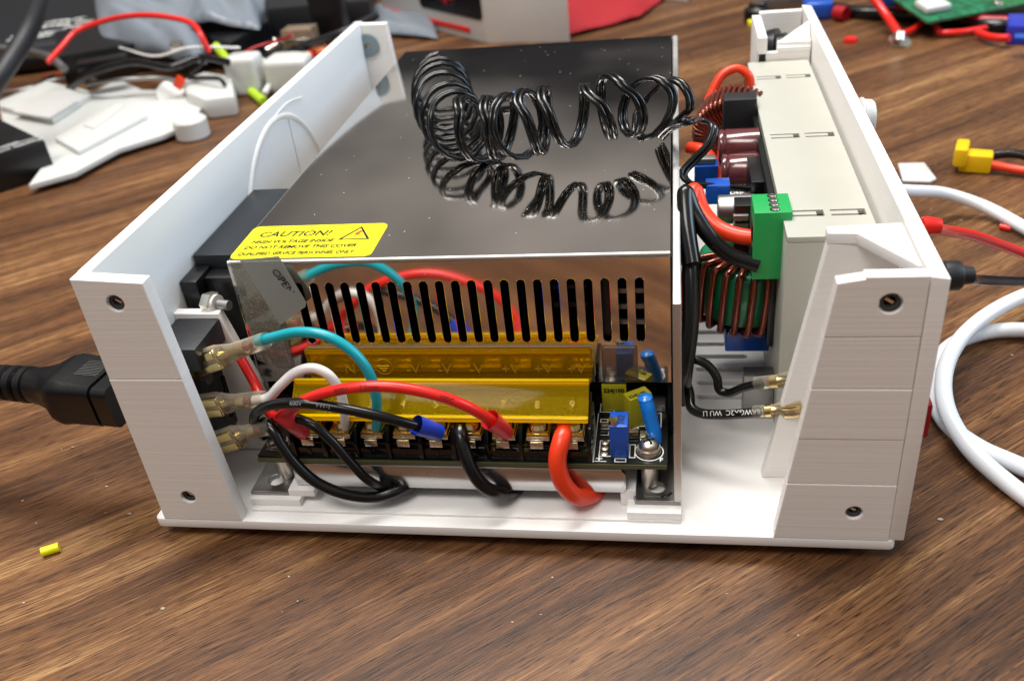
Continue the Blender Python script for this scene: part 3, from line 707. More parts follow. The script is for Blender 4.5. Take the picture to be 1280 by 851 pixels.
# ------------------------------------------------------------------ wires at the front
def awire(name, pts, r, m, label, cat='wire', group=None):
    return tag(wire(name, pts, r, m), label, cat, group)
awire('teal_wire', [(36.8, 15.0, 50.9), (43.0, 13.5, 53.3), (49.3, 13.0, 54.9), (56.4, 12.0, 54.6), (62.0, 11.5, 51.1), (65.8, 11.0, 45.5), (67.0, 10.5, 38.5), (65.8, 11.0, 30.6), (63.3, 13.5, 22.0)], 1.35, M['teal'], 'teal insulated wire arching from top left connector down to a terminal')
awire('white_wire', [(33.2, 11.5, 35.1), (37.8, 10.5, 36.6), (42.3, 10.0, 40.8), (46.6, 11.0, 44.0), (51.1, 12.0, 44.8), (54.9, 12.0, 42.9), (57.0, 12.0, 37.4), (56.7, 12.0, 29.7), (54.8, 13.5, 21.9)], 1.3, M['white_wire'], 'white insulated wire bending over into the second terminal')
RW = thing('red_wire', (60, 5, 38), 'red wire with pink end sleeve arching over the yellow terminal cover', 'wire')
wire('insulation', [(22.8, 27.0, 42.0), (24.5, 26.0, 37.4), (27.3, 24.0, 31.8), (31.8, 18.0, 28.9), (38.1, 11.0, 29.7), (44.6, 7.0, 35.2), (52.0, 4.0, 41.2), (61.3, 3.0, 44.7), (72.6, 3.0, 45.7), (82.8, 4.0, 43.1), (90.9, 5.0, 38.8), (96.1, 7.5, 32.6), (98.0, 10.0, 27.7)], 1.4, M['red'], RW)
def ferrule(name, pts, r0, r1, m, parent):
    P_ = spline(pts, 6); k = len(P_)
    return MB().tube(P_, [r0+(r1-r0)*i/(k-1) for i in range(k)], 18, caps=False).build(name, m, parent, 60)
ferrule('end_sleeve', [(96.1, 7.5, 32.6), (97.6, 9.0, 29.5), (99.1, 11.0, 25.6)], 2.6, 2.0, M['pink'], RW)
BW = thing('black_wire', (60, 4, 36), 'black wire with blue end sleeve crossing low in front of yellow cover', 'wire')
wire('insulation', [(31.3, 14.0, 21.1), (32.2, 10.0, 28.9), (35.8, 7.0, 34.8), (41.4, 5.0, 38.4), (50.7, 3.0, 40.5), (60.1, 3.0, 39.1), (70.1, 4.0, 35.7), (76.5, 6.0, 31.8), (79.8, 8.0, 29.0)], 1.35, M['black_wire'], BW)
ferrule('end_sleeve', [(77.4, 6.5, 31.4), (79.4, 8.0, 29.2), (81.8, 10.0, 26.2)], 2.6, 2.2, M['blue_ferr'], BW)
MB().box((85, 11, 25.3), (88, 14, 26), .2).build('ferrule_tip', M['tin'], BW)
awire('black_wire', [(34.9, 9.0, 29.9), (38.5, 7.0, 28.9), (40.8, 5.0, 25.5), (44.1, 3.5, 20.4), (48.8, 2.5, 15.4), (55.7, 2.5, 11.5), (63.1, 5.0, 8.3), (68.9, 8.0, 8.1), (72.0, 14.0, 6.0), (71.9, 20.0, 2.5)], 1.5, M['black_wire'], 'black wire curving low from lowest left connector under the silver lip')
B3 = thing('black_wire', (47, 6, 30), 'black wire with pink end sleeve slanting down behind the lower loop', 'wire')
wire('insulation', [(39.1, 12.0, 29.3), (45.1, 9.0, 31.1), (50.0, 7.0, 30.4), (54.2, 6.0, 26.5), (58.1, 5.0, 20.8), (61.7, 5.0, 14.7), (64.6, 8.0, 9.1), (70.2, 14.0, 4.8), (71.7, 20.0, 1.3)], 1.3, M['black_wire'], B3)
ferrule('end_sleeve', [(41.3, 9.0, 33.4), (42.8, 9.0, 30.8), (44.2, 12.0, 24.3)], 2.9, 2.2, M['pink'], B3)
awire('black_wire', [(86.8, 13.5, 26.3), (87.4, 10.0, 25.2), (88.5, 7.5, 22.0), (90.2, 5.5, 17.7), (93.0, 5.0, 12.8), (96.3, 7.0, 9.0), (99.2, 13.0, 4.8), (100.7, 22.0, -1.1)], 1.85, M['black_wire'], 'thick black wire hanging from middle terminal over the silver lip')
awire('orange_red_wire', [(113.9, 13.5, 25.4), (113.2, 9.5, 24.7), (112.2, 6.5, 20.8), (113.2, 5.0, 15.0), (116.2, 6.0, 9.4), (119.4, 10.0, 6.2), (121.6, 18.0, 1.6), (122.8, 24.0, -2.0)], 2.35, M['orange'], 'thick orange red wire hanging from rightmost terminal over the silver lip')
# wire lettering (flat print that follows the insulation)
def wire_text(host, s, size, p, q, m):
    p = V(p); q = V(q); U = (q-p); C_ = V((141.6, -170.4, 169.8))
    N = (C_-p).normalized(); Vv = N.cross(U)
    U.normalize(); return text('lettering', s, size, p, U, Vv, m, host, th=.02)

# ------------------------------------------------------------------ converter module on the right
C = thing('converter_module', (168, 100, 4), 'pale grey module housing with coils, capacitors and green terminal along its side', 'converter')
HX0, HX1, HY0, HY1, HZ = 168.4, 190.2, 40.5, 186.2, 64.0
Us = []
def ushape(cx, cy, L=7.2, wv=3.7, t=.95):
    # three sided groove opened towards -x
    x0, x1, y0, y1 = cx-L/2, cx+L/2, cy-wv/2, cy+wv/2
    return [(x0, y0), (x1+1.2, y0), (x1+1.2, y1), (x0, y1), (x0, y1-t), (x1-.6, y1-t), (x1-.6, y0+t), (x0, y0+t)]
for cy in (54.0, 109.0, 167.0):
    for cx in (173.9, 184.0): Us.append([(a-HX0, b-HY0) for a, b in ushape(cx, cy)])
H = flat('housing_top', [rrect(0, 0, HX1-HX0, HY1-HY0, .5)]+Us, 1.6, (HX0, HY0, HZ-1.6), tU, tV, M['ivory'], C, .15)
MB().box((HX0, HY0, 4), (HX1, HY0+1.8, HZ-1.62), .3).build('housing_front', M['ivory'], C)
MB().box((HX0, HY1-1.8, 4), (HX1, HY1, HZ-1.62), .3).build('housing_rear', M['ivory'], C)
MB().box((HX0+.1, HY0+1.8, 4), (HX0+1.6, HY1-1.8, HZ-1.62), .2).build('housing_back', M['ivory'], C)
MB().box((HX1-1.6, HY0+1.8, 4), (HX1, HY1-1.8, HZ-1.62), .2).build('housing_face', M['ivory'], C)
MB().box((166.6, 56, 22), (168.3, 176, 62), .15).build('circuit_board', M['pcb_black'], C)
MB().box((155.5, 61, 17), (168, 82, 23.5), .6).build('blue_coil_base', M['blue'], C)
# lower toroid, axis upright
def toroid(name, c, axis, ro, ri, h, turns, a0, a1, core, wm, wr=.75, ref=None, parent=C, gap=.0):
    ax = V(axis).normalized(); u = V(ref) if ref else ax.orthogonal(); u = (u-ax*ax.dot(u)).normalized(); v_ = ax.cross(u); c = V(c)
    b = MB(); N = 48; R = []; rc = 1.2
    sec = [(ro-rc, -h/2), (ro, -h/2+rc), (ro, h/2-rc), (ro-rc, h/2), (ri+rc, h/2), (ri, h/2-rc), (ri, -h/2+rc), (ri+rc, -h/2)]
    for i in range(N):
        a = 2*PI*i/N; d = u*math.cos(a)+v_*math.sin(a)
        R.append([b.bm.verts.new(c+d*r+ax*z) for r, z in sec])
    for i in range(N):
        A, B = R[i], R[(i+1) % N]
        for j in range(8): b.bm.faces.new((A[j], A[(j+1) % 8], B[(j+1) % 8], B[j]))
    o = b.build(name, core, parent, 50)
    o2, i2, hh = ro+wr*1.05, ri-wr*1.05, h/2+wr*1.05; k = 1.0
    loop = [(o2, -hh+k), (o2, hh-k), (o2-k*.4, hh-k*.4), (o2-k, hh), (i2+k, hh), (i2, hh-k), (i2, -hh+k), (i2+k, -hh), (o2-k, -hh), (o2-k*.4, -hh+k*.4)]
    pts = []
    for t in range(turns):
        for q, (r, z) in enumerate(loop):
            a = a0+(a1-a0)*(t+(0, 0, 0, .05, .3, .4, .5, .6, .85, .97)[q])/turns
            d = u*math.cos(a)+v_*math.sin(a); pts.append(c+d*r+ax*z)
    wv_ = MB().tube(spline(pts, 3), wr, 8); wv_.build('winding', wm, o, 70)
    return o
toroid('toroid_coil', (161.0, 70, 36.0), (.06, -.08, 1), 13.4, 6.5, 17, 13, math.radians(-162), math.radians(34), M['green_core'], M['copper'], 1.08, ref=(1, 0, 0))
toroid('toroid_coil', (162.6, 150, 51.6), (.25, 1, .2), 13.0, 6.0, 10, 44, math.radians(20), math.radians(345), M['black_matte'], M['copper'], .8, ref=(1, 0, 0))
wire('orange_lead', [(153, 156, 60), (158, 160, 68), (163, 161, 69.5), (167, 160, 67), (167.5, 159, 58)], 1.6, M['orange'], C)
wire('orange_lead', [(146.4, 140.0, 49.4), (151.2, 135.0, 49.7), (154.3, 132.0, 46.4), (155.7, 130.0, 41.4)], 2.2, M['orange'], C)
MB().box((157.3, 134, 45), (168, 142, 67.5), .5).build('black_inductor', M['black_matte'], C)
for zz, yy, L0 in ((57.3, 118, 0), (52.6, 109.0, .6)):
    r = 6.0
    cp_ = MB().lathe([(0, 0), (4.6, 0), (4.9, .25), (r-.2, .25), (r, .7), (r, 1.6), (r-.35, 2.1), (r, 2.6), (r, 12.5), (0, 12.5)], (155.0+L0, yy, zz), (1, 0, 0), 36).build('electrolytic_capacitor', M['maroon'], C)
pN = V((0, -.78, .62)); 
text('capacitor_print', 'ECD', 4.8, (156.4, 103.2, 50.6), (1, 0, 0), (0, .10, 1), M['ink_maroon'], cp_, bold=.02, sx=.95)
text('capacitor_print', '®', 2.2, (165.0, 103.4, 53.6), (1, 0, 0), (0, .2, 1), M['ink_maroon'], cp_)
text('capacitor_print', 'F', 4.8, (167.2, 103.2, 50.6), (1, 0, 0), (0, .10, 1), M['ink_maroon'], cp_)
text('capacitor_print', '4L5D1', 2.0, (158.6, 103.9, 47.6), (1, 0, 0), (0, -.3, 1), M['ink_maroon'], cp_)
MB().box((147.5, 108, 48.6), (154.8, 114, 55.5), .4).build('blue_trimmer', M['blue'], C)
MB().box((147.8, 109, 55.6), (154, 113, 57.5), .4).build('trimmer_top', M['alu_dull'], C)
MB().box((150.4, 88, 51.5), (157.4, 94, 57.5), .4).build('blue_trimmer', M['blue'], C)
MB().lathe([(0, 0), (4.0, 0), (4.2, .4), (4.2, 10), (0, 10)], (153.4, 78, 54.5), (1, 0, 0), 26).build('electrolytic_capacitor', M['alu_dull'], C)
text('capacitor_print', '10V 4', 2.6, (154.2, 74.2, 55.2), (1, 0, 0), (0, .4, 1), M['silk'], C, bold=.03)
MB().box((157.4, 66, 44), (167, 72, 61), .4).build('black_relay', M['black'], C)
for k in range(3): MB().box((157.0, 64.5, 57.2-2.6*k), (161, 66.1, 58.8-2.6*k), .15).build('heat_sink_fin', M['alu_dull'], C)
MB().box((163, 84, 40), (168.2, 104, 60), .4).build('black_relay', M['black'], C)
# small white connector where the twin wire lands
MB().box((167.6, 91.5, 48.5), (171.2, 98, 57.5), .3).box((166.8, 90.8, 56.8), (170.0, 98.6, 59.2), .3).build('wire_socket', M['ivory'], C)
# blue board low behind the connectors
MB().box((160, 47, 4.2), (168.3, 52, 18), .3).build('grey_spacer', M['alu_dull'], C)
# green terminal block
G = MB().box((161.2, 50, 47.0), (170.6, 61.8, 66.2), .3).build('green_terminal', M['green'], C)
for k in range(4):
    y = 52.0+2.75*k
    MB().lathe([(1.3, 0), (1.3, .12), (0, .12)], (166.4, y, 66.2), (0, 0, 1), 18).build('screw_hole', M['dark'], G)
    MB().lathe([(1.0, 0), (.9, .15), (0, .2)], (166.5, y, 66.33), (0, 0, 1), 14).build('clamp_screw', M['tin'], G)
    MB().box((165.7, y-.14, 66.5), (167.3, y+.14, 66.62), 0).build('screw_slot', M['dark'], G)
for zz in (51.5, 57.5): MB().box((160.9, 51.5, zz), (161.3, 60, zz+4.4), .2).build('wire_entry', M['dark'], G)
# thick leads to the green block
awire('red_lead', [(144.3, 52.0, 51.0), (145.3, 62.0, 62.2), (146.6, 68.0, 65.1), (148.5, 64.0, 61.2), (152.2, 60.0, 58.0), (157.3, 57.0, 56.7), (162.9, 55.0, 56.6)], 2.2, M['orange'], 'thick orange red lead bending into the green terminal block', 'wire')
awire('black_lead', [(145.9, 46.0, 54.2), (144.3, 54.0, 63.0), (144.2, 60.0, 68.2), (146.0, 58.0, 64.0), (149.9, 54.0, 58.6), (155.5, 52.0, 53.6), (162.9, 51.0, 50.9)], 2.15, M['black_wire'], 'thick black lead bending into green terminal block below the red one', 'wire')
awire('black_lead', [(144.3, 66.0, 64.4), (145.0, 54.0, 57.1), (145.5, 45.0, 47.6), (145.2, 40.0, 38.4), (143.7, 36.0, 27.1), (142.9, 40.0, 14.9)], 2.2, M['black_wire'], 'thick black lead running straight down beside the supply wall', 'wire')
awire('red_lead', [(145.2, 52.0, 51.0), (143.8, 46.0, 42.2), (143.0, 44.0, 30.8), (142.1, 46.0, 21.5)], 1.9, M['red'], 'red lead hidden behind the black one by the supply wall', 'wire')
awire('thin_black_wire', [(142.9, 42.0, 26.4), (145.9, 41.0, 27.8), (149.7, 40.0, 26.7), (152.2, 38.0, 23.9), (152.9, 37.0, 20.6), (155.1, 36.0, 20.3), (159.1, 34.0, 23.6), (163.5, 32.5, 26.0)], 1.2, M['black_wire'], 'thin black wire with a kink leading to upper right connector', 'wire')
lw = awire('thin_black_wire', [(143.6, 40.0, 23.0), (145.0, 36.0, 20.0), (145.4, 32.0, 18.4), (147.6, 30.0, 18.1), (152.7, 28.0, 19.1), (157.7, 26.0, 20.9), (162.5, 25.0, 22.3)], 1.35, M['black_wire'], 'thin black wire with white lettering leading to lower right connector', 'wire')
# printed lettering on wires
def surf_text(host, s, size, a, b_, r, m):
    a = V(a); b_ = V(b_); C_ = V((141.6, -170.4, 169.8)); N = (C_-a).normalized(); U = (b_-a).normalized(); N = (N-U*N.dot(U)).normalized(); Vv = N.cross(U)
    return text('lettering', s, size, a+N*(r+.22)-Vv*size*.35, U, Vv, m, host, th=.02, bold=.01)
surf_text(lw, '18AWGX2C  WU LI', 1.9, (164.0, 24.4, 22.9), (148.7, 29.4, 18.3), 1.3, M['silk'])
rw_ = [c for c in RW.children if c.name.startswith('insulation')][0]; bw_ = [c for c in BW.children if c.name.startswith('insulation')][0]
surf_text(rw_, '600V', 1.7, (60.4, 3.0, 44.4), (65.4, 3.0, 45.1), 1.4, M['ink_faint'])
surf_text(rw_, '2.5mm', 1.7, (66.9, 3.0, 45.3), (72.6, 3.0, 45.7), 1.4, M['ink_faint'])
surf_text(rw_, '105C', 1.7, (85.2, 4.3, 42.1), (89.5, 4.8, 39.7), 1.4, M['ink_faint'])
surf_text(bw_, '600V', 1.6, (47.9, 3.5, 40.2), (52.7, 3.0, 40.4), 1.35, M['ink_grey'])
surf_text(bw_, 'VW-1', 1.6, (54.4, 3.0, 40.1), (60.1, 3.0, 39.1), 1.35, M['ink_grey'])

# ------------------------------------------------------------------ coiled twin wire on top
cw = thing('coiled_twin_wire', (90, 110, 65.4), 'black twin wire wound in loose springy coils lying on the shiny cover', 'cable')
zc = 76.5
ctr = [((61.1, 144.9, 76.0),0,9.3),((62.6, 136.6, 76.0),1.2,9.6),((65.2, 126.0, 76.0),2.3,9.8),((68.7, 114.3, 76.0),3.4,9.8),((73.4, 103.1, 76.0),4.6,9.6),((77.9, 95.4, 76.0),5.8,9.4),
       ((81.4, 95.0, 75.0),6.3,9.0),((86.0, 93.0, 76.0),7.0,9.4),((92.3, 92.2, 77.0),8.0,9.2),((99.1, 87.8, 79.0),9.0,9.4),((104.6, 87.6, 80.0),10.0,9.0),
       ((116.6, 85.0, 82.0),11.0,7.8),((125.1, 87.6, 83.0),12.0,8.8),((132.6, 91.7, 81.0),13.0,7.4),((140.2, 99.4, 77.0),14.45,6.8)]
def coil_paths():
    cp_ = spline([c[0] for c in ctr], 24); ph = []; rad = []
    for i in range(len(ctr)-1):
        for k in range(24):
            t = k/24; ph.append(ctr[i][1]+(ctr[i+1][1]-ctr[i][1])*t); rad.append(ctr[i][2]+(ctr[i+1][2]-ctr[i][2])*t)
    ph.append(ctr[-1][1]); rad.append(ctr[-1][2])
    A, B = [], []
    n = len(cp_)
    rnd = [random.uniform(-1, 1) for _ in range(24)]
    for i in range(n):
        t = (cp_[min(n-1, i+8)]-cp_[max(0, i-8)]); t.z = 0; t.normalize()
        side = V((0, 0, 1)).cross(t)
        r = rad[i]; kk = int(ph[i]) % 24
        z0 = cp_[i].z
        pe = ph[i]+.75*math.sin(2*PI*(ph[i]-.75))/(2*PI)-.75/(2*PI); a = 2*PI*pe+PI/2
        tilt = .10*math.sin(ph[i]*1.9)+.08*rnd[kk]+.75*max(0, min(1, (ph[i]-12.2)))
        c = V((cp_[i].x, cp_[i].y, max(z0, 66.5+r)))
        p = c+side*math.cos(a)*r+V((0, 0, 1))*math.sin(a)*r+t*(math.sin(a)*r*tilt)
        A.append(p-t*.84); B.append(p+t*.84)
    return A, B
A, B = coil_paths()
tail = [(137.2, 104.1, 67.0), (140.2, 98.4, 72.0), (144.7, 91.4, 76.0), (149.7, 106.0, 71.0), (152.9, 102.0, 70.1), (151.2, 98.0, 66.2), (146.7, 94.0, 62.9), (143.8, 90.0, 60.6), (145.7, 88.0, 58.6), (152.2, 90.0, 56.5), (160.4, 92.0, 54.6), (170.6, 94.0, 52.3)]
last = A[-1]
ta = [V(p) for p in tail]
def off(pts, d): return [V(p)+V(d) for p in pts]
g = MB().tube(A+spline([A[-1]]+off(ta, (-.6, -.5, .6)), 8)[1:], .8, 10).build('twin_strand', M['black_wire'], cw, 60)
g = MB().tube(B+spline([B[-1]]+off(ta, (.6, .7, -.5)), 8)[1:], .8, 10).build('twin_strand', M['black_wire'], cw, 60)
wire('wire_tail', [(72.1, 131.0, 69.0), (75.2, 144.3, 68.0), (80.0, 149.7, 67.4), (86.6, 150.5, 67.4)], .8, M['black_wire'], cw)
wire('wire_tail', [(72.5, 128.5, 69.0), (75.8, 140.8, 68.0), (80.6, 146.1, 67.4), (87.1, 146.9, 67.4)], .8, M['black_wire'], cw)
wire('blue_tip', [(84.3, 150.2, 67.6), (86.5, 151.6, 67.6), (88.4, 152.2, 67.6)], 1.3, M['blue_bright'], cw)

# ------------------------------------------------------------------ mains plug and cord at the left
PL = thing('mains_plug', (-20, 22, 40), 'black moulded mains plug with ribbed cord plugged into the left wall', 'plug')
q0 = V((2.0, 6.7, 41.7)); q1 = V((-52.0, 24.5, 31.2)); q0 = V((-7.6, 16.0, 34.2)); q1 = V((-43.5, 21.0, 33.4))
ax = (q1-q0).normalized(); sd = V((0, 0, 1)).cross(ax).normalized(); uv = ax.cross(sd)
pm = Matrix((ax, sd, uv)).transposed().to_4x4(); pm.translation = q0
def sect(L, hy, hz, rr): return (L, hy, hz, rr)
prof = [(-3, 10.5, 7.4, 2.2), (1.6, 10.5, 7.4, 2.2), (1.7, 9.9, 6.8, 2), (2.5, 9.9, 6.8, 2), (2.6, 10.6, 7.8, 2.6), (12, 10.8, 8.0, 3), (15, 11.4, 8.8, 4), (17.5, 11.2, 8.6, 5), (21, 8.4, 7.0, 5), (25, 7.0, 6.2, 5), (28, 6.4, 5.8, 5.5), (30, 5.8, 5.8, 5.6)]
b = MB(); R = []
for L, hy, hz, rr in prof:
    hy *= .84; hz *= .84
    R.append([b.bm.verts.new(pm @ V((L, y, z))) for y, z in rrect(-hy, -hz, hy, hz, min(rr, hy*.95, hz*.95), 6)])
for A_, B_ in zip(R, R[1:]):
    n_ = len(A_)
    for j in range(n_): b.bm.faces.new((A_[j], A_[(j+1) % n_], B_[(j+1) % n_], B_[j]))
b.bm.faces.new(R[0][::-1]); b.bm.faces.new(R[-1]); b.build('plug_body', M['black'], PL, 50)
rb = MB()
for k in range(7):
    L = 30+4.0*k
    rb.lathe([(4.2, 0), (5.3-.1*k, .5), (5.4-.1*k, 2.2), (4.3, 2.9), (4.0, 3.2)], pm @ V((L, 0, 0)), ax, 24)
rb.build('strain_relief', M['black'], PL, 50)
wire('cord', [pm @ V((29, 0, 0)), pm @ V((60, 0, 0)), pm @ V((90, 4, -4)), pm @ V((160, 20, -20)), pm @ V((240, 60, -30))], 4.0, M['black_matte'], PL, 20)
for k in range(10):
    MB().tube([pm @ V((3.5, 2.0+.7*k-6, 6.7)), pm @ V((11, 2.0+.7*k-6, 6.8))], .1, 4).build('grip_line', M['alu_dull'], PL)

# ------------------------------------------------------------------ cables at the right
wc = thing('white_cable', (250, 80, 0), 'thick white cable leaving the right wall and looping on the table', 'cable')
wire('cable_run', [(215.8, 156.0, 24.0), (229.7, 172.3, 16.0), (248.0, 190.5, 6.0), (261.8, 189.0, 1.0), (273.8, 169.2, -0.8), (290.2, 131.4, -0.8), (294.1, 110.2, -0.8)], 2.4, M['white_cable'], wc, 18)
wire('cable_loop', [(268.3, 120.8, 4.0), (251.7, 110.6, 5.0), (237.0, 97.8, 5.0), (225.9, 83.0, 5.0), (218.6, 66.7, 4.5), (216.1, 50.5, 3.5), (219.0, 37.9, 1.0), (225.0, 27.2, -0.8), (231.9, 15.6, -0.8), (240.8, 5.0, -0.8)], 2.4, M['white_cable'], wc, 18)
wire('cable_loop', [(268.3, 96.2, -0.8), (255.5, 99.7, -0.8), (241.2, 99.4, -0.8), (228.9, 92.9, -0.8), (219.7, 80.3, -0.8), (215.9, 65.2, -0.8), (216.8, 50.7, -0.8), (222.5, 40.2, -0.8), (229.7, 33.7, -0.8), (241.7, 23.2, -0.8)], 2.4, M['white_cable'], wc, 18)
ro = thing('red_test_lead', (220, 92, 36), 'red lead with plug leaving the outside of the right wall', 'cable')
MB().lathe([(0, 0), (2.0, 0), (2.1, 1.5), (1.9, 3), (1.7, 4), (0, 4)], (195.5, 27.5, 72.6), (1, .05, -.1), 20).build('banana_plug', M['red'], ro)
wire('cable_run', [(198.0, 32.6, 69.5), (216.4, 77.8, 46.0), (227.1, 90.8, 38.0), (239.2, 101.7, 29.0), (252.5, 110.4, 20.0), (273.2, 116.2, 8.0)], 1.6, M['red'], ro)
bo = thing('black_test_lead', (215, 70, 36), 'black lead with round plug at the front corner of the right wall', 'cable')
MB().lathe([(0, 0), (3.0, 0), (3.1, .5), (3.1, 3), (2.8, 3.5), (1.9, 3.8), (1.8, 6), (0, 6)], (195.6, 7.6, 70.8), (1, .1, -.05), 22).build('banana_plug', M['black_matte'], bo)
wire('cable_run', [(201.0, 17.2, 65.2), (219.3, 60.9, 40.0), (230.5, 72.2, 33.0), (243.5, 83.9, 26.0), (269.6, 108.1, 12.0)], 1.4, M['black_wire'], bo)

# ------------------------------------------------------------------ small bits on the table
ysn = MB().tube([(-31.5, -8.7, -2.6), (-27.5, -6.4, -2.6)], 1.35, 14).build('wire_snippet', M['yellow_bright']); tag(ysn, 'short bright yellow piece of insulation on the wood at lower left', 'offcut')
rsn = MB().tube([(265.5, 178.6, -2.8), (268.8, 176.3, -2.8)], 1.2, 12).build('wire_snippet', M['red']); tag(rsn, 'short red piece of insulation on the wood below the white cable', 'offcut')
xt = thing('yellow_connector', (270.2, 244.3, -4.0), 'yellow battery connector with a black and a red lead at right', 'connector')
o_ = V((269.7, 237.9, -4.0)); rz = Matrix.Translation(o_) @ Matrix.Rotation(math.radians(-18), 4, 'Z')
MB().box((-5, -4.5, .2), (8, 4.5, 8.2), 1.2, 2, rz).build('connector_body', M['yellow'], xt)
MB().box((-7.5, -7, 3.2), (-2, 7, 11.5), 1.5, 2, rz).build('connector_head', M['yellow'], xt)
wire('lead', [rz @ V((6, 2, 6)), rz @ V((16, 4, 7)), rz @ V((28, 2, 5)), rz @ V((48, -8, 3)), rz @ V((80, -30, 3))], 1.9, M['black_wire'], xt)
wire('lead', [rz @ V((6, -2, 4)), rz @ V((16, -3, 3)), rz @ V((28, -6, 3)), rz @ V((48, -18, 3)), rz @ V((80, -44, 3))], 1.9, M['orange'], xt)
cl = MB().prism([(240.5, 244.7, -3.7), (251.7, 244.5, -3.7), (252.8, 226.3, -3.7), (249.5, 223.2, -3.7), (238.8, 225.0, -3.7)], (0, 0, 1.2), .3).build('plastic_clip', M['card_white']); tag(cl, 'flat pale plastic tab lying on the wood behind the white cable', 'tab')
cr = []
for k in range(190):
    px = random.random(); py = random.random()
    x = -70+330*px; y = -30+330*py
    if -2 < x < 196 and -1 < y < 236: continue
    cr.append((x, y))
b = MB()
for x, y in cr:
    s_ = random.uniform(.12, .55)
    r = bmesh.ops.create_icosphere(b.bm, subdivisions=1, radius=s_, matrix=Matrix.Translation((x, y, s_*.4-4)) @ Matrix.Diagonal((random.uniform(.6, 1.8), random.uniform(.5, 1.1), .5, 1)))
cb = b.build('crumbs', M['crumb']); tag(cb, 'tiny pale plastic crumbs strewn over the wooden table', 'debris', kind='stuff')

# ------------------------------------------------------------------ background, left
bx = thing('small_black_box', (-228.6, 276.9, -4.0), 'small black box with white print at the left edge of the photo', 'box')
bb = [(-202.1, 276.7, -4.0), (-237.4, 232.3, -4.0), (-319.0, 291.3, -4.0), (-276.6, 332.4, -4.0)]
MB().prism([V(p) for p in bb], (0, 0, 20), .8).build('box_body', M['black'], bx)
t0 = V(bb[1])+V((0, 0, 20.1)); du = (V(bb[0])-V(bb[1])).normalized(); dv = V((0, 0, 1)).cross(du)
text('box_print', 'product liability', 5.5, V(bb[1])+du*22+dv*3.5+V((0, 0, 20.1)), du, dv, M['ink_pale'], bx, bold=.1)
text('box_print', 'warning notes', 5.0, V(bb[1])+du*18+dv*11+V((0, 0, 20.1)), du, dv, M['ink_pale'], bx, bold=.1)
MB().box((0, 0, 0), (60, 1, .2), 0).xform(Matrix.Translation(V(bb[1])+du*14+dv*9.5+V((0, 0, 20.1))) @ frame((0, 0, 0), du, dv)).build('box_line', M['ink_pale'], bx)
pp = thing('printed_plate', (-231.5, 370.2, -4.0), 'white 3D printed flat plates piled at upper left of the table', 'printed part')
MB().prism([(-323.6, 403.7, -1.0), (-314.2, 448.7, -1.0), (-256.4, 413.8, -1.0), (-252.0, 441.7, -1.0), (-217.2, 410.9, -1.0), (-193.9, 407.2, -1.0), (-154.9, 375.2, -1.0), (-146.7, 336.0, -1.0), (-155.7, 317.0, -1.0), (-173.6, 297.5, -1.0), (-181.4, 263.2, -1.0), (-199.2, 247.4, -1.0), (-211.5, 285.6, -1.0), (-263.3, 323.0, -1.0)], (0, 0, 3), .6).build('lower_plate', M['white_plain'], pp)
MB().prism([(-304.2, 378.9, 2.0), (-303.6, 433.7, 2.0), (-246.5, 396.3, 2.0), (-244.6, 346.3, 2.0)], (0, 0, 4), .8).build('upper_tile', M['white_plain'], pp)
MB().prism([(-282.2, 361.1, 6.0), (-282.2, 400.0, 6.0), (-244.7, 377.5, 6.0), (-244.8, 343.9, 6.0)], (0, 0, 1.5), .5).build('tile_inset', M['card_white'], pp)
MB().prism([(-223.1, 313.2, 2.0), (-220.5, 385.7, 2.0), (-200.3, 374.7, 2.0), (-180.0, 346.3, 2.0), (-192.6, 288.2, 2.0)], (0, 0, 3), .8).build('upper_tile', M['white_plain'], pp)
MB().prism([(-213.9, 331.1, 5.0), (-214.7, 372.7, 5.0), (-204.8, 365.0, 5.0), (-202.9, 324.1, 5.0)], (0, 0, .8), .2).build('shallow_rib', M['card_white'], pp)
c_ = cyl(10, 12, (-142.0, 327.3, -4.0), n=32, bev=1.2).build('plastic_disc', M['white_plain']); c_.name = 'plastic_disc'; tag(c_, 'small round white cap beside the printed plates', 'cap')
rc_ = thing('white_adapter', (-147.9, 366.1, -4.0), 'rounded white block with a short black wire hook on top', 'adapter')
MB().prism([(-184.3, 404.7, -4.0), (-175.3, 423.7, -4.0), (-149.0, 409.1, -4.0), (-127.7, 363.3, -4.0), (-146.1, 358.5, -4.0), (-166.4, 376.4, -4.0)], (0, 0, 13), 3).build('adapter_body', M['white_plain'], rc_)
wire('wire_hook', [(-173.3, 396.8, 12.0), (-153.5, 386.8, 14.0), (-143.5, 381.7, 14.0), (-141.0, 380.8, 10.0)], 1.3, M['black_wire'], rc_)
wd = thing('wire_disc', (-209.2, 436.5, -4.0), 'white disc with an orange red tab between plates and adapter', 'disc')
MB().lathe([(0, 0), (9, 0), (9.4, .8), (9, 1.6), (0, 1.8)], V((-187.1, 394.0, 4.0)), (.2, -.6, .8), 28).build('disc_body', M['white_plain'], wd)
MB().box((-3, -1, -1.5), (3, 1, 7), .8).xform(Matrix.Translation((-177.2, 387.0, 10.0)) @ Matrix.Rotation(.7, 4, 'Y')).build('red_tab', M['orange'], wd)
dv_ = thing('black_device', (-360.1, 520.3, -4.0), 'large black appliance with rows of white print at the top left', 'device')
d0 = [V((-393.5, 444.9, -4.0)), V((-312.6, 465.7, -4.0)), V((-251.8, 488.6, -4.0))]
MB().prism([(-447.0, 497.6, -4.0), (-300.0, 530.6, -4.0), (-463.8, 847.4, -4.0), (-747.2, 896.1, -4.0)], (0, 0, 20), 3).build('device_body', M['dark_blue'], dv_)
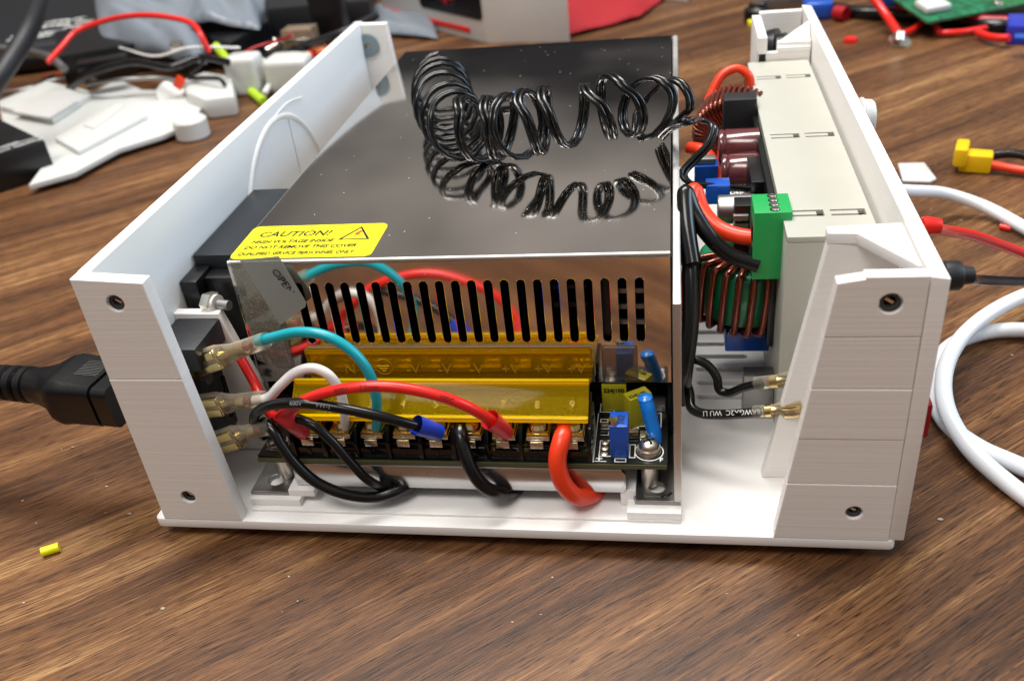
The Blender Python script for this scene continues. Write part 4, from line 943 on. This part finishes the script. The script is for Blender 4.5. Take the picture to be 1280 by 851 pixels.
u_ = (V((-300.0, 530.6, -4.0))-V((-447.0, 497.6, -4.0))).normalized(); v_ = V((0, 0, 1)).cross(u_)
base = V((-447.0, 497.6, -4.0))
def on_device(a, b_): return base+u_*a+v_*b_+V((0, 0, 20.3))
for s_, a, b_, sz in (('MODE', 62, 6, 8), ('SET', 84, 8, 9), ('ON', 60, 18, 12), ('LEVEL', 82, 20, 9), ('POWER UNIT', 100, 30, 10), ('METER', 68, 44, 11), ('AUX', 112, 12, 10), ('DC', 104, 46, 10), ('OUTPUT', 60, 60, 12)):
    text('device_print', s_, sz, on_device(a, b_), u_, v_, M['silk'], dv_, bold=.4)
MB().tube([on_device(0, -2)+V((0, 0, -8)), on_device(240, -2)+V((0, 0, -8))], 8, 20).build('rolled_edge', M['dark_blue'], dv_)
MB().tube([on_device(60, -20)+V((0, 0, -11)), on_device(170, -20)+V((0, 0, -11))], 9, 20).build('front_roller', M['black'], dv_)
awire('black_flat_cable', [(-260.3, 403.8, 71.0), (-233.2, 344.4, 64.0), (-231.7, 319.4, 54.0), (-233.0, 295.2, 44.0), (-226.6, 256.9, 36.0)], 5.5, M['black_matte'], 'thick black cable crossing diagonally in front of the printed appliance', 'cable')
kb2 = MB().prism([(-301.1, 452.1, -4.0), (-241.0, 480.4, -4.0), (-283.1, 550.1, -4.0), (-356.1, 537.5, -4.0)], (0, 0, 22), 2).build('black_brick', M['black'])
tag(kb2, 'black plastic brick lying under the red looping wire', 'block')
rl = awire('red_loop_wire', [(-276.1, 405.3, 26.0), (-272.9, 421.7, 32.0), (-268.0, 434.8, 38.0), (-251.4, 440.7, 42.0), (-222.3, 434.2, 46.0), (-193.7, 424.5, 46.0), (-170.8, 416.0, 42.0), (-160.8, 405.0, 36.0), (-157.3, 403.1, 26.0)], 1.9, M['red'], 'thin red wire arching over the grey bag at upper left', 'wire')
awire('dark_thin_wire', [(-161.4, 411.1, 24.0), (-163.2, 399.8, 20.0), (-173.4, 400.7, 14.0)], 1.2, M['black_wire'], 'thin dark wire continuing down from the red looping wire', 'wire')
awire('striped_wire', [(-172.2, 443.3, 20.0), (-160.9, 431.0, 14.0), (-149.9, 419.1, 6.0), (-137.0, 404.8, 0.0), (-116.8, 378.8, -1.0)], 3.0, M['stripe_green'], 'yellow green wire end between the white adapter and white plug', 'wire')
def crumple(name, quad, h, m, label, cat, seed=1, n=26, th=.4, amp=1):
    rnd = random.Random(seed); Q = [V(q) for q in quad]; b = MB(); G_ = []
    ph = [(rnd.uniform(1, 7), rnd.uniform(1, 7), rnd.uniform(0, 6.3), rnd.uniform(.2, 1)) for _ in range(9)]
    for i in range(n+1):
        row = []
        for j in range(n+1):
            s1, t1 = i/n, j/n
            p = Q[0]*(1-s1)*(1-t1)+Q[1]*s1*(1-t1)+Q[2]*s1*t1+Q[3]*(1-s1)*t1
            z = sum(d*abs(math.sin(a*s1*1.2+b_*t1*1.2+c)) for a, b_, c, d in ph)/9
            edge = 1-(2*abs(s1-.5))**6; edge2 = 1-(2*abs(t1-.5))**6
            row.append(b.bm.verts.new(p+V((rnd.uniform(-.5, .5), rnd.uniform(-.5, .5), h*(.15+1.9*z)*(.35+.65*edge*edge2)*amp))))
        G_.append(row)
    for i in range(n):
        for j in range(n): b.bm.faces.new((G_[i][j], G_[i+1][j], G_[i+1][j+1], G_[i][j+1]))
    o = b.build(name, m); md = o.modifiers.new('thick', 'SOLIDIFY'); md.thickness = th*S
    tag(o, label, cat); return o
crumple('plastic_bag', [(-295.0, 497.6, 2.0), (-176.2, 429.7, 2.0), (-236.8, 574.4, 16.0), (-390.2, 661.6, 16.0)], 26, M['bag'], 'crumpled grey clear plastic bag under the red looping wire', 'bag', 3)
crumple('plastic_bag', [(-202.9, 473.0, 24.0), (-149.0, 469.2, 16.0), (-208.3, 653.3, 16.0), (-294.0, 680.6, 16.0)], 22, M['bag'], 'clear plastic bag hanging over the black parts near the top edge', 'bag', 5)
bs = MB().prism([(-229.4, 511.6, -4.0), (-160.6, 442.7, -4.0), (-155.6, 500.8, -4.0), (-219.1, 638.5, -4.0), (-265.8, 622.6, -4.0)], (0, 0, 26), 2).build('black_bracket', M['black']); tag(bs, 'black angular bracket behind the striped wire', 'bracket')
wp = thing('white_plug', (-143.5, 418.4, -4.0), 'white plastic plug standing beside the yellow green wire', 'plug')
MB().box((-13, -10, 0), (9, 8, 26), 4, 3, Matrix.Translation(V((-136.9, 410.5, -4.0)))).build('plug_body', M['white_plain'], wp)
wire('plug_lead', [(-134.1, 422.4, 16.0), (-125.8, 416.1, 12.0), (-123.3, 410.3, 4.0), (-121.9, 392.5, 0.0)], 2, M['white_plain'], wp)
MB().tube([(-145.5, 416.1, 11.0), (-140.0, 411.7, 12.0)], 4, 14).build('plug_dimple', M['card_white'], wp)
MB().box((-5, -4, 0), (5, 4, 5), 1, 2, Matrix.Translation(V((-135.1, 407.4, -2.0)))).build('red_clip', M['red_dark'], wp)
wb = MB().box((-14, -10, 0), (16, 14, 22), 4, 3, Matrix.Translation(V((-110.4, 412.9, -4.0)))).build('white_block', M['white_plain']); tag(wb, 'white rounded block behind the top edge of the left wall', 'block')
gb = MB().prism([(-150.7, 463.4, -4.0), (-104.2, 474.0, -4.0), (-131.2, 563.5, -4.0), (-187.4, 557.3, -4.0)], (0, 0, 9), 1).build('grey_housing', M['dark_blue']); tag(gb, 'dark grey flat housing behind the white plug', 'housing')
bh = MB().prism([(-164.5, 524.4, -4.0), (-84.5, 529.1, -4.0), (-154.8, 782.5, -4.0), (-294.1, 830.6, -4.0)], (0, 0, 30), 3).build('charcoal_case', M['black_matte']); tag(bh, 'charcoal case at the top edge left of the white box', 'case')
bp2 = MB().box((-12, -10, 0), (12, 10, 44), 2, 2, Matrix.Translation(V((-106.0, 498.9, -4.0)))).build('black_post_block', M['black']); tag(bp2, 'upright black block beside the tan metal connector', 'block')
tn = thing('metal_connector', (-120.5, 473.2, -4.0), 'tan metal connector block behind the left case wall', 'connector')
MB().box((-11, -8, 0), (11, 8, 28), .8, 2, Matrix.Translation(V((-118.2, 465.0, -4.0)))).build('connector_shell', M['tan'], tn)
MB().box((-9, -8.6, 20), (9, -7.9, 22), .1, 1, Matrix.Translation(V((-118.2, 465.0, -4.0)))).build('shell_slot', M['tin'], tn)
toro = toroid('orange_toroid', (-95.4, 444.8, 4.0), (.1, -.3, 1), 14, 7, 9, 18, 0, 6.1, M['amber_core'], M['copper_bright'], .8, parent=None)
tag(toro, 'orange wound ring coil peeking over the left case wall', 'coil')
rn = thing('red_tipped_lead', (-109.0, 439.5, 8.0), 'black lead with a bright orange tip over the grey housing', 'lead')
wire('lead_body', [(-109.9, 429.1, 18.0), (-98.4, 422.5, 16.0)], 3.4, M['black_wire'], rn); wire('lead_tip', [(-99.1, 424.5, 16.0), (-92.9, 421.4, 16.0)], 2.6, M['orange'], rn)
tg = MB()
rnd = random.Random(4); pc = V((-136.9, 471.9, 10.0)); L_ = []
for k in range(16): L_.append(pc+V((rnd.uniform(-12, 12), rnd.uniform(-10, 10), rnd.uniform(-4, 8))))
tg.tube(spline(L_, 8), .8, 6); tgo = tg.build('tangled_wire', M['tin']); tag(tgo, 'small silvery tangle of wire above the white plug', 'wire')

# more of the clutter between the printed plates and the appliance
for nm, pts, r_, mm, lb in (
    ('thin_black_wire', [(-276.8, 434.4, -2.0), (-256.5, 450.6, 0.0), (-226.2, 442.4, 2.0), (-192.7, 419.0, 4.0), (-187.3, 431.7, 2.0)], 1.1, 'black_wire', 'thin black wire running just behind the white printed plates'),
    ('thin_grey_wire', [(-352.5, 435.9, -2.0), (-328.3, 439.9, -1.0), (-314.8, 460.3, -1.0), (-278.0, 453.8, -1.0)], 1.3, 'alu_dull', 'grey ribbed wire lying behind the black box at the left edge'),
    ('thin_dark_cable', [(-338.7, 415.8, -2.0), (-324.0, 427.6, -2.0), (-321.6, 450.0, -1.0), (-325.8, 478.2, -1.0)], 1.8, 'black_matte', 'dark cable curling between black box and printed plates'),
    ('clear_tube', [(-250.9, 403.0, 10.0), (-221.6, 395.5, 14.0), (-196.0, 400.9, 12.0), (-174.8, 396.2, 8.0)], 1.4, 'alu_dull', 'pale thin tube arching over the black brick')):
    awire(nm, pts, r_, M[mm], lb, 'wire')
for nm, px_, sz_, mm, lb, ct in (
    ('copper_piece', (-324.0, 475.6, -4.0), (10, 4, 5), 'copper_bright', 'small copper coloured piece above the tip of the printed plates', 'scrap'),
    ('white_cap_piece', (-372.3, 496.7, -4.0), (5, 5, 9), 'white_plain', 'small white peg beside the thick diagonal cable', 'peg'),
    ('silver_screw_block', (-186.5, 416.9, 26.0), (4, 4, 5), 'tin', 'little silvery block on the black bracket by the red wire end', 'block'),
    ('black_cable_clamp', (-242.7, 414.8, 18.0), (16, 7, 6), 'black', 'low black clamp on the black brick', 'clamp'),
    ('red_plug_piece', (-178.8, 497.4, 22.0), (6, 4, 4), 'red_dark', 'dull red plug piece behind the clear bag', 'plug')):
    o_ = MB().box((-sz_[0], -sz_[1], 0), (sz_[0], sz_[1], sz_[2]), 1.2, 2, Matrix.Translation(V(px_)) @ Matrix.Rotation(.4, 4, 'Z')).build(nm, M[mm]); tag(o_, lb, ct)
for nm, pts, r_, mm, lb in (
    ('black_cable', [(-283.7, 418.6, 0.0), (-237.4, 396.3, 20.0), (-211.4, 399.3, 24.0), (-178.3, 388.9, 22.0), (-163.4, 400.5, 24.0), (-140.8, 392.1, 22.0)], 2.4, 'black_wire', 'black cable draped over the black brick towards the angular bracket'),
    ('black_cable', [(-134.8, 432.1, 10.0), (-123.8, 438.1, 12.0), (-102.2, 427.9, 20.0), (-65.9, 409.4, 32.0), (-55.2, 447.2, 32.0)], 2.6, 'black_matte', 'dark cable lying over the charcoal case beside the tan connector'),
    ('grey_cable', [(-361.5, 465.9, 24.0), (-330.3, 458.0, 22.0), (-300.5, 442.5, 20.0), (-280.0, 424.9, 16.0)], 3.0, 'alu_dull', 'grey cable end passing behind the thick diagonal cable'),
    ('thin_red_wire', [(-146.7, 418.0, 18.0), (-139.2, 432.1, 20.0), (-125.1, 437.4, 22.0), (-107.8, 426.8, 28.0)], 1.0, 'red_dark', 'thin dark red wire behind the white plug'),
    ('thin_white_wire', [(-247.5, 448.4, 22.0), (-192.5, 403.1, 26.0), (-170.6, 402.8, 30.0), (-139.0, 410.4, 26.0)], .8, 'white_wire', 'very thin white wire over the grey bag below the red loop')):
    awire(nm, pts, r_, M[mm], lb, 'wire')
# white box with a picture, red cloth, pinkish bag
WB = thing('product_box', (0.6, 509.6, -4.0), 'white cardboard box with dark picture and red bottom edge, behind the power supply', 'box')
fl_ = V((-97.5, 600.8, -4.0)); fr_ = V((8.7, 497.1, -4.0)); ge = V((69.4, 487.7, -4.0)); bk_ = fl_+(ge-fr_)
MB().prism([fl_, fr_, ge, bk_], (0, 0, 68), .8).build('box_body', M['card_white'], WB)
uu = (fr_-fl_).normalized(); Lw = (fr_-fl_).length; nn = uu.cross(V((0, 0, 1))).normalized()
fo_ = frame(fl_+nn*.3, uu, (0, 0, 1))
MB().box((0, 5, -.3), (Lw*.86, 8.5, .5), .1).xform(fo_).build('red_stripe', M['red'], WB)
flat('picture_panel', [rrect(Lw*.42, 16, Lw*.98, 64, 4)], .4, fl_+nn*.4, uu, (0, 0, 1), M['black'], WB)
flat('picture_subject', [circ(Lw*.70, 38, 17, 24)], .4, fl_+nn*.9, uu, (0, 0, 1), M['picture'], WB)
for k in range(4):
    a = .5+k*1.1
    MB().tube(spline([fo_ @ V((Lw*.70+22*math.cos(a), 38+17*math.sin(a), 1)), fo_ @ V((Lw*.70+8*math.cos(a+1), 38+11*math.sin(a+1), 1.5)), fo_ @ V((Lw*.70+18*math.cos(a+2), 38+15*math.sin(a+2), 1))], 8), 2.2, 6).build('picture_red_part', M['red_dark'], WB)
crumple('red_cloth', [(61.6, 491.5, -4.0), (116.4, 535.1, -4.0), (167.1, 703.9, -4.0), (23.4, 720.9, -4.0)], 10, M['fabric'], 'crumpled red fabric on the table behind the white box', 'cloth', 9, th=1)
crumple('pink_bag', [(-92.8, 540.1, -4.0), (-31.5, 512.6, -4.0), (-58.6, 611.8, -4.0), (-121.1, 634.6, -4.0)], 10, M['bag'], 'pale pinkish clear bag below the red edge of the white box', 'bag', 12)
wpb = MB().prism([(107.7, 613.5, -4.0), (151.7, 579.1, -4.0), (160.3, 706.4, -4.0), (96.2, 729.8, -4.0)], (0, 0, 10), 1).build('white_card_edge', M['card_white']); tag(wpb, 'pale card edge lying on the red cloth at the top border', 'card')

# ------------------------------------------------------------------ background, right
gd = MB().prism([(201.3, 540.5, -4.0), (247.1, 542.0, -4.0), (261.8, 609.6, -4.0), (205.9, 627.9, -4.0)], (0, 0, 8), 1).build('grey_module', M['alu_dull']); tag(gd, 'grey flat module at the top edge above the right compartment', 'module')
MB().box((0, 0, 0), (1, 1, 1), 0)
ks = thing('rotary_switch', (198.6, 518.3, -4.0), 'small black round part with a silver top left of the compartment', 'part')
MB().lathe([(0, 0), (9, 0), (9, 8), (6, 10), (6, 12), (0, 12)], (198.3, 514.0, -4.0), (0, 0, 1), 20).build('knob_body', M['black'], ks)
MB().lathe([(0, 0), (5, 0), (5, 2), (0, 2)], V((198.3, 514.0, -4.0))+V((0, 0, 12)), (0, 0, 1), 20).build('knob_top', M['tin'], ks)
yb = MB().box((-4, -3, 0), (4, 3, 4), .8, 2, Matrix.Translation(V((195.1, 499.7, -4.0)))).build('yellow_bit', M['yellow_bright']); tag(yb, 'tiny yellow plastic bit behind the right compartment', 'bit')
bl = MB().box((-10, -9, 0), (9, 9, 12), 3, 3, Matrix.Translation(V((239.0, 512.2, -4.0)))).build('blue_block', M['blue']); tag(bl, 'small rounded blue block beside the rear tip of the right wall', 'block')
rb_ = MB().tube([(249.3, 502.0, 1.0), (255.2, 496.1, 1.0)], 5, 14).build('red_sleeve', M['red_dark']); tag(rb_, 'dull red sleeve lying right of the blue block', 'sleeve')
rcap = MB().lathe([(0, 0), (4.2, 0), (4.4, 1), (3.6, 3), (0, 3.6)], (250.8, 446.9, -4.0), (0, 0, 1), 18).build('plastic_stopper', M['red']); tag(rcap, 'small bright red stopper alone on the wood behind the right wall', 'stopper')
blt = thing('metal_ring', (279.1, 442.3, -4.0), 'shiny metal ring lug at the end of the red wire', 'lug')
MB().lathe([(3, 0), (7, 0), (7, 3), (3, 3), (3, 0)], (277.3, 435.5, -4.0), (.2, -.3, 1), 20).build('lug_ring', M['tin'], blt)
MB().tube([(275.5, 428.3, 0.0), (276.0, 431.2, 4.0)], 3.6, 12).build('lug_barrel', M['tin'], blt)
awire('red_cable', [(262.7, 491.4, 21.0), (270.1, 471.3, 12.0), (275.3, 457.9, 5.0), (276.9, 434.9, 2.0)], 2.7, M['red'], 'red cable coming down from the top edge to the metal lug', 'cable')
awire('red_thin_wire', [(278.6, 442.2, 0.0), (287.9, 451.2, 0.0), (298.8, 463.9, 2.0), (303.6, 462.8, 0.0), (303.7, 445.6, -1.0), (312.0, 443.6, -1.0), (323.3, 446.5, -1.0), (336.6, 450.6, 0.0), (345.5, 455.8, 2.0)], 2.0, M['red'], 'thin red wire waving from the metal lug towards the green board', 'wire')
awire('red_wire_pair', [(322.6, 437.2, 0.0), (326.5, 421.8, 1.0), (333.9, 414.5, 2.0)], 2.3, M['red'], 'bright red lead entering the blue connector at the top right', 'wire')
awire('dark_red_cable', [(285.7, 492.5, 4.0), (299.0, 484.5, 4.0), (316.6, 475.4, 3.0), (328.5, 456.3, 2.0), (343.4, 448.6, 2.0)], 3.6, M['red_dark'], 'dark red cable lying behind the thin red wires', 'cable')
awire('black_cable', [(246.7, 520.4, 0.0), (264.9, 501.9, 0.0), (290.4, 488.6, 0.0), (316.1, 471.5, 0.0), (336.1, 448.8, 0.0), (356.7, 449.3, 0.0)], 4.4, M['black_wire'], 'black cable lying flat behind the red wires at the top right', 'cable')
awire('red_cable', [(294.2, 528.5, 12.0), (292.8, 495.2, 8.0), (294.5, 481.5, 4.0)], 3.4, M['red'], 'short red cable dropping in from the top edge beside blue part', 'cable')
bl2 = MB().box((-13, -10, 0), (13, 10, 16), 2, 2, Matrix.Translation(V((295.2, 537.7, -4.0)))).build('blue_terminal', M['blue']); tag(bl2, 'blue block at the top edge between the red cables', 'block')
bl3 = MB().box((-16, -8, 0), (16, 8, 10), 2, 2, Matrix.Translation(V((312.1, 537.5, -4.0)))).build('pale_blue_part', M['zinc']); tag(bl3, 'pale blue grey part right of the blue block at the top edge', 'part')
bc = thing('blue_connector', (345.3, 430.9, -4.0), 'blue plastic plug with red leads at the right edge of the photo', 'connector')
MB().prism([(334.7, 422.8, -4.0), (351.8, 415.6, -4.0), (360.7, 445.3, -4.0), (342.1, 449.8, -4.0)], (0, 0, 11), 1.2).build('connector_body', M['blue_conn'], bc)
MB().prism([(330.1, 395.0, 7.0), (335.9, 392.0, 7.0), (338.7, 401.4, 7.0), (332.4, 402.9, 7.0)], (0, 0, .8), .2).build('connector_recess', M['blue'], bc)
gp = thing('green_circuit_board', (343.0, 499.5, -4.0), 'green circuit board with yellow strip leaning in the top right corner', 'circuit board')
gm = Matrix.Translation(V((348.1, 464.5, 6.0))) @ Matrix.Rotation(math.radians(25), 4, 'Z') @ Matrix.Rotation(math.radians(12), 4, 'X')
MB().box((-60, 0, 0), (50, 70, 1.8), .2, 1, gm).build('board', M['pcb_green'], gp)
MB().box((10, 8, 1.8), (55, 20, 10), .6, 1, gm).build('yellow_transformer', M['yellow_bright'], gp)
MB().box((-56, 8, 1.8), (-38, 22, 6), 2, 2, gm).build('white_cover', M['card_white'], gp)
rnd = random.Random(8)
for k in range(26):
    x, y = rnd.uniform(-22, 46), rnd.uniform(4, 60); a, b_, h = rnd.uniform(1, 3), rnd.uniform(1, 3), rnd.uniform(1, 3)
    MB().box((x-a, y-b_, 1.8), (x+a, y+b_, 1.8+h), .2, 1, gm).build('chip_component', M[rnd.choice(['tin', 'black', 'card_white', 'tin', 'tan'])], gp)
sp2 = MB().prism([(312.6, 497.0, -4.0), (328.8, 472.3, -4.0), (348.0, 509.0, -4.0), (330.8, 532.0, -4.0)], (0, 0, 6), 1).build('purple_pad', M['blue_conn']); tag(sp2, 'dark violet pad under the left end of the green board', 'pad')
# power connector inside the rear compartment
cs = thing('round_socket', (191.3, 242.4, 56.0), 'black round socket inside the rear compartment of the right wall', 'socket')
MB().lathe([(0, 0), (8, 0), (8.2, 1), (8.2, 4), (6, 4.4), (6, 7), (0, 7)], (178, 206, 62), (.9, -.3, .2), 24).build('socket_ring', M['black'], cs)
MB().box((180, 197, 56), (189, 212, 66), 1.5, 2).build('socket_body', M['black_matte'], cs)
